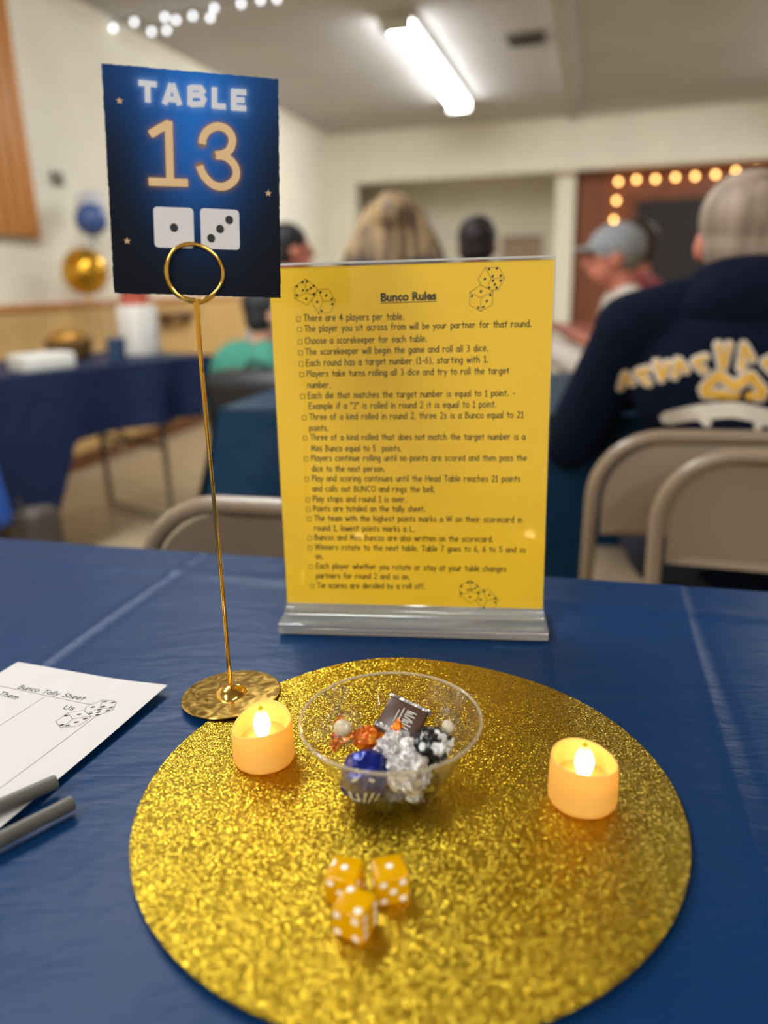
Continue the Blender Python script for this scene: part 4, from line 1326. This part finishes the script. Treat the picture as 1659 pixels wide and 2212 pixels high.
# ------------------------------------------------------------------ tally sheet (two leaves) and markers
SU = Vector((.9403, -.3404, 0)); SV = Vector((-.3404, -.9403, 0))         # across, down
TR_ = Vector((-.1620, .4935, T + .0008))
def on_tally(off):
    def f(x, y):                        # x measured left of the right edge is negative, y downwards is negative
        q = SU * x - SV * y
        lift = .0020 * math.exp(-((x + .0) / .03) ** 2) * math.exp(-((y + .0) / .05) ** 2) + .0004 * math.exp(-(x / .02) ** 2)
        return (q.x, q.y, off + lift)
    return f
def tally(off, dx, name, label, m):
    mb = MB()
    n, k = 24, 36
    top = [on_tally(off)(-.1397 + .1397 * i / n + dx, -.2159 * j / k) for j in range(k + 1) for i in range(n + 1)]
    bot = [(p[0], p[1], p[2] - .0002) for p in top]
    N = len(top)
    q = [(j * (n + 1) + i, j * (n + 1) + i + 1, (j + 1) * (n + 1) + i + 1, (j + 1) * (n + 1) + i) for j in range(k) for i in range(n)]
    mb.add(top + bot, [f[::-1] for f in q] + [tuple(N + i for i in f) for f in q])
    return tag(mb.build(name, m, loc=TR_), label, 'sheet of paper')
tally(0, -.0015, 'paper_sheet', 'blank white sheet lying under the Bunco tally sheet', M['paper'])
ts = tally(.0006, 0, 'tally_sheet', 'white Bunco Tally Sheet lying at left beside the grey markers', M['paper'])
# measured marks -> sheet coordinates (through the table plane)
HT_ = homography([(40, 1433), (363, 1490), (122, 1690), (0, 1460)],
                 [tuple(((Vector(p) - Vector((-.162, .4935))).dot(SU.xy), -(Vector(p) - Vector((-.162, .4935))).dot(SV.xy))) for p in ((-.2935, .5411), (-.1620, .4935), (-.2009, .3879), (-.2988, .5215))])
k6 = lambda x, y: HT_(x * .2411, 1400 + y * .2411)
TS = on_tally(.00068)
mb = MB()
write_line(mb, 'Bunco Tally Sheet', k6(155, 377), k6(750, 487), .0066, TS, .12)
write_line(mb, 'Us', k6(560, 562), k6(662, 575), .0066, TS, .12)
write_line(mb, 'Them', k6(-22, 434), k6(150, 477), .0066, TS, .12)
mb.build('tally_text', M['ink'], ts, smooth=False)
mb = MB()
for p, q in (((-300, 292), (825, 527)), ((405, 452), (-200, 842)), ((860, 634), (-40, 1310)), ((-300, 292), (-700, 560))):
    a, b_ = k6(*p), k6(*q)
    ink(mb, [(a[0] + (b_[0] - a[0]) * t / 12, a[1] + (b_[1] - a[1]) * t / 12) for t in range(13) if a[0] + (b_[0] - a[0]) * t / 12 > -.138], .0004, TS, caps=0)
mb.build('table_rules', M['ink'], ts, smooth=False)
k6b = lambda x, y: k6(x, y)
dice_art('dice_drawing', k6b, [[(610, 598), (755, 575), (815, 632), (795, 660), (705, 715), (550, 733), (500, 675), (610, 598)], [(655, 652), (610, 600)], [(655, 652), (815, 632)], [(655, 652), (555, 733)],
   [(765, 575), (775, 545), (920, 485), (1030, 498), (1045, 515), (1020, 578), (858, 635), (815, 628)], [(900, 555), (920, 485)], [(900, 555), (1020, 575)], [(900, 555), (795, 600)]],
   [(712, 612), (593, 622), (557, 706), (767, 652), (687, 683), (606, 713), (835, 548), (943, 500), (1015, 513), (928, 546), (1002, 556), (895, 573), (967, 585), (885, 597), (812, 608), (878, 620)], TS, ts, .00036, .0017, R(-20), .6)

def marker(label, tip, tail):
    tip, tail = Vector(tip), Vector(tail)
    d = (tip - tail).normalized()
    L = .135
    t = thing('marker_pen', label, 'marker', tip - d * L)
    Mx = d.to_track_quat('Z', 'Y').to_matrix()
    grey = M['pen']
    def part(name, prof, m):
        mb = MB(); mb.lathe(prof, n=28)
        mb.v = [tuple(Mx @ Vector(v)) for v in mb.v]
        return mb.build(name, m, t)
    part('barrel', [(.0001, 0), (.0036, .0004), (.0042, .0015), (.0042, L - .045), (.0036, L - .043)], grey)
    cp = part('pen_cap', [(.0040, L - .0435), (.0046, L - .043), (.0046, L - .0395), (.0043, L - .039), (.00425, L - .0012), (.0038, L - .0003), (.0026, L), (.0001, L)], grey)
    return t
M['pen'] = noisy(mat('matte_grey_plastic', srgb(92, 90, 84), .42), 40, .05)
marker('grey marker pen lying on the edge of the tally sheet', (-.1965, .3805, T + .0062), (-.2285, .3510, T + .0064))
marker('second grey marker pen, nearer the camera and beside the sheet', (-.1805, .3632, T + .0046), (-.2110, .3310, T + .0048))

# ------------------------------------------------------------------ LED candles
def wax_material():
    m = bpy.data.materials.new('warm_wax_plastic')
    m.use_nodes = True
    nt = m.node_tree
    b = nt.nodes['Principled BSDF']
    b.inputs['Base Color'].default_value = srgb(245, 210, 126)
    b.inputs['Roughness'].default_value = .42
    tr = nt.nodes.new('ShaderNodeBsdfTranslucent'); tr.inputs[0].default_value = srgb(255, 218, 108)
    mx = nt.nodes.new('ShaderNodeMixShader'); mx.inputs[0].default_value = .42
    out = nt.nodes['Material Output']
    nt.links.new(b.outputs[0], mx.inputs[1]); nt.links.new(tr.outputs[0], mx.inputs[2]); nt.links.new(mx.outputs[0], out.inputs[0])
    return m
M['wax'] = wax_material()
def flame_material():
    m = emit('lit_led_flame', (1.0, .72, .22), CANDLE_FLAME)
    nt = m.node_tree
    e = [n for n in nt.nodes if n.type == 'EMISSION'][0]
    tc = nt.nodes.new('ShaderNodeTexCoord'); sp = nt.nodes.new('ShaderNodeSeparateXYZ')
    mr = nt.nodes.new('ShaderNodeMapRange'); mr.inputs[1].default_value = 0.0; mr.inputs[2].default_value = .016
    rp = nt.nodes.new('ShaderNodeValToRGB')
    rp.color_ramp.elements[0].position = .35; rp.color_ramp.elements[0].color = (1.0, .74, .34, 1)
    rp.color_ramp.elements[1].position = .95; rp.color_ramp.elements[1].color = (.060, .046, .0005, 1)
    nt.links.new(tc.outputs['Object'], sp.inputs[0]); nt.links.new(sp.outputs[2], mr.inputs[0]); nt.links.new(mr.outputs[0], rp.inputs[0]); nt.links.new(rp.outputs[0], e.inputs[0])
    return m
M['flame'] = flame_material()
def candle(label, c, h, ph):
    """flameless tealight; h = (front, right, back, left) rim heights"""
    t = thing('led_candle', label, 'candle', c, ph, 'flameless tealight candles')
    def rimz(a):
        f, r_, b_, l = h
        ca, sa = math.cos(a), math.sin(a)
        m = (f + r_ + b_ + l) / 4
        return m + (r_ - l) / 2 * ca + (b_ - f) / 2 * sa + (r_ + l - f - b_) / 4 * math.cos(2 * a)
    hm = .03
    def zf(a, r, z):
        return z if z < .012 else z * rimz(a) / hm
    mb = MB()
    mb.lathe([(.0001, 0), (.0165, 0), (.0180, .0006), (.0189, .0022), (.0190, .0045), (.0189, .011), (.0187, .02), (.0183, .0285), (.0180, .0297), (.0174, .0300), (.0169, .0294), (.0166, .026), (.0163, .0185), (.0150, .0165), (.006, .0160), (.0001, .0160)], n=72, zfun=zf, caps=False)
    mb.build('shell', M['wax'], t)
    mb = MB(); mb.lathe([(.0032, -.004), (.0045, 0), (.0052, .0035), (.0050, .0065), (.0040, .0100), (.0024, .0135), (.0009, .0160), (.0001, .0168)], n=28)
    fl = mb.build('flame', M['flame'], t, loc=(0, 0, .0195))
    mb = MB(); mb.lathe([(.0001, -.0001), (.014, -.0001), (.014, .0003)], n=32); mb.build('battery_cover', M['white'], t)
    return t
candle('lit flameless tealight at left, in front of the gold card holder base', (-.0780, .4035, PZ + .0003), (.0262, .0262, .0300, .0222), 0)
candle('lit flameless tealight standing alone on the right of the placemat', (.1065, .3570, PZ + .0003), (.0275, .0235, .0275, .0275), 0)

# ------------------------------------------------------------------ bowl of sweets
BC = Vector((.0005, .3725, PZ))
bowl = thing('plastic_bowl', 'clear plastic bowl holding wrapped sweets on the placemat', 'bowl', BC)
clear_bowl = thin_clear('clear_bowl_plastic', (.975, .975, .965, 1), 1.3, .015)
mb = MB()
outer = [(.0001, .0006), (.020, .0006), (.0245, .0010), (.0272, .0030), (.0310, .0090), (.0365, .0185), (.0430, .0300), (.0505, .0450)]
inner = [(r - .0008, z + .0008) for r, z in outer[::-1]]
mb.lathe(outer + inner[:-1] + [(.0001, .0014)], n=96, caps=False)
mb.build('bowl_wall', clear_bowl, bowl)
mb = MB(); mb.tube([(.0508 * math.cos(2 * PI * k / 96), .0508 * math.sin(2 * PI * k / 96), .0455) for k in range(96)], .00085, 8, closed=True)
rimm = mat('clear_rim_plastic', srgb(238, 226, 200), .12, Transmission_Weight=.75, IOR=1.3)
mb.build('rim', rimm, bowl)

def two_tone(name, c0, c1, scale, rough=.3, metal=0.0, bump=.6, cut=.5, bscale=None):
    m = mat(name, c0, rough, metal)
    b_ = m.node_tree.nodes['Principled BSDF']
    tc = nd(m, 'ShaderNodeTexCoord')
    n = nd(m, 'ShaderNodeTexNoise'); n.inputs['Scale'].default_value = scale; n.inputs['Detail'].default_value = 1.5
    r = nd(m, 'ShaderNodeValToRGB')
    r.color_ramp.elements[0].position = cut - .03; r.color_ramp.elements[1].position = cut + .03
    r.color_ramp.elements[0].color = c0; r.color_ramp.elements[1].color = c1
    v = nd(m, 'ShaderNodeTexVoronoi'); v.inputs['Scale'].default_value = bscale or scale * 1.6
    bp = nd(m, 'ShaderNodeBump'); bp.inputs['Strength'].default_value = bump; bp.inputs['Distance'].default_value = .002
    lk(m, tc.outputs['Object'], n.inputs['Vector']); lk(m, tc.outputs['Object'], v.inputs['Vector'])
    lk(m, n.outputs[0], r.inputs[0]); lk(m, r.outputs[0], b_.inputs['Base Color']); lk(m, v.outputs[0], bp.inputs['Height']); lk(m, bp.outputs[0], b_.inputs['Normal'])
    return m
def crumple(seed, amp=.22, fr=2.2):
    def f(p):
        q = p * fr + Vector((seed, seed * 1.7, seed * .3))
        return 1 + amp * noise.noise(q) + amp * .5 * noise.noise(q * 2.7)
    return f
def rot(x, y, z):
    return Matrix.Rotation(R(z), 3, 'Z') @ Matrix.Rotation(R(y), 3, 'Y') @ Matrix.Rotation(R(x), 3, 'X')
def fan(mb, c, d, L, w, seed, n=14):
    """pleated end of a twisted wrapper"""
    d = Vector(d).normalized()
    a = d.orthogonal().normalized(); b_ = d.cross(a)
    rings = []
    for k, (t, r) in enumerate(((0, .25), (.18, .16), (.5, .5), (1, 1.0))):
        for i in range(n):
            th = 2 * PI * i / n
            rr_ = w * r * (1 + (.35 * t) * (1 if i % 2 else -1))
            rings.append(Vector(c) + d * L * t * (1 + .15 * math.sin(i * 2.1 + seed)) + a * rr_ * math.cos(th) + b_ * rr_ * .45 * math.sin(th))
    mb.add(rings, [(k * n + i, k * n + (i + 1) % n, (k + 1) * n + (i + 1) % n, (k + 1) * n + i) for k in range(3) for i in range(n)])
def sweet(label, p, r, m, seed, rr_=None, ends=None, em=None, cat='sweet', core=None, amp=.2):
    t = thing('wrapped_sweet', label, cat, BC + Vector(p), 0, 'sweets in the clear bowl')
    mb = MB(); mb.ell((0, 0, 0), r, rr_, 4, crumple(seed, amp)); mb.build('wrapper', m, t)
    if core:
        mb = MB(); mb.ell((0, 0, 0), tuple(x * .45 for x in r), rr_, 3); mb.build('sweet_core', core, t)
    for d in (ends or []):
        mb = MB()
        dd = Vector(d).normalized()
        fan(mb, dd * (max(r) * .85), dd, .013, .009, seed); mb.build('twist', em or m, t)
    return t
foil_silver = two_tone('silver_wrapper', srgb(205, 200, 196), srgb(150, 146, 146), 160, .25, .55)
white_wrap = two_tone('white_wrapper', srgb(222, 214, 208), srgb(170, 164, 162), 220, .35, .15)
blackwhite = two_tone('black_white_wrapper', srgb(18, 18, 20), srgb(214, 212, 208), 130, .3)
bluewrap = two_tone('blue_wrapper', srgb(16, 30, 112), srgb(40, 56, 140), 120, .22, .3)
orangewrap = two_tone('orange_wrapper', srgb(206, 92, 14), srgb(236, 140, 40), 200, .25, .4)
navywrap = two_tone('navy_wrapper', srgb(36, 40, 62), srgb(96, 98, 118), 150, .3, .3)
yellowwrap = two_tone('yellow_wrapper', srgb(190, 160, 44), srgb(120, 96, 40), 140, .3, .3)
cello = thin_clear('clear_cellophane', (.95, .94, .92, 1), 2.2, .12, bump=260)
brown_w = mat('dark_brown_wrapper', srgb(74, 48, 36), .35)
# flat square chocolate, brown face with silver seams and white lettering
ch = thing('wrapped_chocolate', 'square chocolate in brown wrapper with silver edges, standing on the sweets', 'chocolate', BC + Vector((.0075, .0235, .0300)), 0, 'sweets in the clear bowl')
fn_ = Vector((-.16, -.58, .80)).normalized()
fx_ = Vector((.86, -.30, -.40)); fx_ = (fx_ - fn_ * fx_.dot(fn_)).normalized()
fy_ = fn_.cross(fx_)
CM = Matrix((fx_, fy_, fn_)).transposed()
mb = MB(); mb.rbox((0, 0, 0), (.0255, .0190, .0056), .0012, rot=CM); mb.build('wrapper', brown_w, ch)
for sgn, wd in ((-1, .0030), (1, .0013)):
    mb = MB()
    n = 24
    vs = []
    for i in range(n + 1):
        x = -.0135 + .027 * i / n
        zz = .0006 * (1 if i % 2 else -1)
        vs += [CM @ Vector((x, sgn * .0086, .0032 + zz * .3)), CM @ Vector((x, sgn * (.0096 + wd * .6), .0030 + zz)), CM @ Vector((x, sgn * (.0098 + wd), -.0030 + zz)), CM @ Vector((x, sgn * .0090, -.0036))]
    mb.add(vs, [(4 * i + k, 4 * i + k + 1, 4 * i + k + 5, 4 * i + k + 4) for i in range(n) for k in range(3)])
    mb.build('silver_seam', foil_silver, ch)
lt = MB()
on_ch = lambda x, y: tuple(CM @ Vector((x, y, .00295)))
for k in range(6):
    y = .0046 - .0019 * k
    for s_k in ([[(.0012, y), (.0072, y)], [(.0012, y - .0011), (.0048, y - .0011)]], [[(.0012, y), (.0012, y - .0012)], [(.0020, y - .0006), (.0072, y - .0006)]], [[(.0012, y), (.0066, y - .0011)]])[k % 3]:
        ink(lt, s_k, .0006, on_ch)
ink(lt, [(-.0012, .0050), (-.0012, -.0056)], .0006, on_ch); ink(lt, [(-.0036, .0030), (-.0036, -.0046)], .0005, on_ch)
lt.build('wrapper_print', mat('white_wrapper_print', srgb(205, 200, 190), .5), ch, smooth=False)
bs = sweet('blue wrapped sweet with pale print at the front left of the bowl', (-.0150, -.0150, .0185), (.0138, .0132, .0150), bluewrap, 1.3, rot(0, 15, 20), amp=.12)
bl = MB()
def on_ball(x, z):
    y = -math.sqrt(max(1e-8, .0142 ** 2 - x * x * 1.0 - z * z * .85))
    return (x, y - .0006, z)
for st_ in ([(-.008, -.001), (-.0075, -.005), (-.004, -.006)], [(-.003, -.006), (-.004, -.001)], [(-.0005, -.0065), (.0005, -.0005)], [(.002, -.007), (.0045, -.001)], [(.005, -.0075), (.0078, -.003)], [(-.006, .006), (-.004, .0075)], [(.003, .007), (.005, .006)]):
    ink(bl, [(st_[0][0] + (q_[0] - st_[0][0]), q_[1]) for q_ in st_], .0015, on_ball)
bl.build('wrapper_print', mat('pale_wrapper_print', srgb(205, 200, 180), .5), bs, smooth=False)
sweet('navy and silver wrapped sweet low in the bowl under the blue one', (-.0040, -.0130, .0070), (.0120, .0080, .0055), navywrap, 5.1, rot(0, 5, -25))
sweet('orange foil sweet with twisted end beside the brown chocolate', (-.0135, .0175, .0205), (.0092, .0070, .0074), orangewrap, 2.2, rot(0, 0, -10), [(-1, .1, .15), (1, -.25, .2)])
sweet('crinkled white wrapped sweet in the middle of the bowl', (.0020, .0010, .0225), (.0125, .0115, .0110), white_wrap, 3.7, rot(10, 0, 30), amp=.45)
sweet('silver wrapped sweet at the front of the bowl', (.0080, -.0140, .0195), (.0125, .0100, .0115), white_wrap, 4.2, rot(0, 20, 0), amp=.45)
sweet('black and white wrapped sweet at the right of the bowl', (.0235, .0035, .0240), (.0115, .0105, .0100), blackwhite, 6.4, rot(0, -15, 40), amp=.3)
sweet('yellow and brown wrapped sweet low at the right of the bowl', (.0160, -.0060, .0080), (.0105, .0095, .0060), yellowwrap, 7.9, rot(0, 0, 30))
sweet('silver striped stick sweet at the bottom front of the bowl', (.0080, -.0120, .0060), (.0130, .0055, .0045), two_tone('brown_silver', srgb(70, 48, 30), srgb(190, 186, 180), 110, .3, .3), 9.3, rot(0, 0, -50))
sweet('clear cellophane wrapped sweet against the left side of the bowl', (-.0285, .0175, .0285), (.0120, .0110, .0110), cello, 8.8, rot(0, 20, 0), [(-.2, .5, 1)], cello, core=mat('pale_toffee', srgb(222, 206, 176), .3), amp=.45)
sweet('clear cellophane wrapped sweet against the right side of the bowl', (.0335, .0130, .0300), (.0080, .0095, .0100), cello, 11.8, rot(0, -20, 0), [(.4, .3, 1)], cello, core=mat('cream_toffee', srgb(228, 214, 190), .3), amp=.45)
# print on the blue sweet
# ------------------------------------------------------------------ three dice
amber = mat('clear_amber_plastic', srgb(255, 200, 0), .08, Transmission_Weight=.55, IOR=1.3)
pipm = mat('white_pip_paint', srgb(245, 236, 222), .4)
S_ = .0158
PIPS = {1: [(0, 0)], 2: [(-1, 1), (1, -1)], 3: [(-1, 1), (0, 0), (1, -1)], 4: [(-1, -1), (-1, 1), (1, -1), (1, 1)], 5: [(-1, -1), (-1, 1), (1, -1), (1, 1), (0, 0)], 6: [(-1, -1), (-1, 0), (-1, 1), (1, -1), (1, 0), (1, 1)]}
def die(label, x, y, rz, faces, z=0.0):
    """faces: numbers on top, front, right, back, left, bottom"""
    t = thing('die', label, 'die', (x, y, PZ + z), rz, 'amber dice on the placemat')
    bm = bmesh.new(); bmesh.ops.create_cube(bm, size=S_)
    bmesh.ops.bevel(bm, geom=bm.edges[:], offset=.0016, segments=4, affect='EDGES', profile=.5)
    bm.verts.index_update()
    mb = MB(); mb.add([v.co + Vector((0, 0, S_ / 2 + .0002)) for v in bm.verts], [[v.index for v in f.verts] for f in bm.faces]); bm.free()
    mb.build('cube', amber, t)
    h = S_ / 2 + .00008
    axes = [(Vector((1, 0, 0)), Vector((0, 1, 0)), Vector((0, 0, h))), (Vector((1, 0, 0)), Vector((0, 0, 1)), Vector((0, -h, 0))), (Vector((0, 1, 0)), Vector((0, 0, 1)), Vector((h, 0, 0))),
            (Vector((-1, 0, 0)), Vector((0, 0, 1)), Vector((0, h, 0))), (Vector((0, -1, 0)), Vector((0, 0, 1)), Vector((-h, 0, 0)))]
    for n_, (a, b_, o) in zip(faces, axes):
        for (i, j) in PIPS[n_]:
            q = o + (a * i + b_ * j) * .0046 + Vector((0, 0, S_ / 2 + .0002))
            Mx = o.normalized().to_track_quat('Z', 'Y').to_matrix()
            mb = MB(); mb.ell(q, (.0018, .0018, .0003), Mx, 2)
            mb.build('pip', pipm, t)
    return t
die('amber die showing one on top, at the back left of the three', -.0232, .2925, R(-16), (1, 3, 2, 4, 5))
die('amber die showing one on top and five in front, at the right', -.0020, .2925, R(12), (1, 5, 4, 2, 3))
die('amber die showing two on top and four in front, nearest the camera', -.0180, .2725, R(-28), (2, 4, 6, 3, 1))
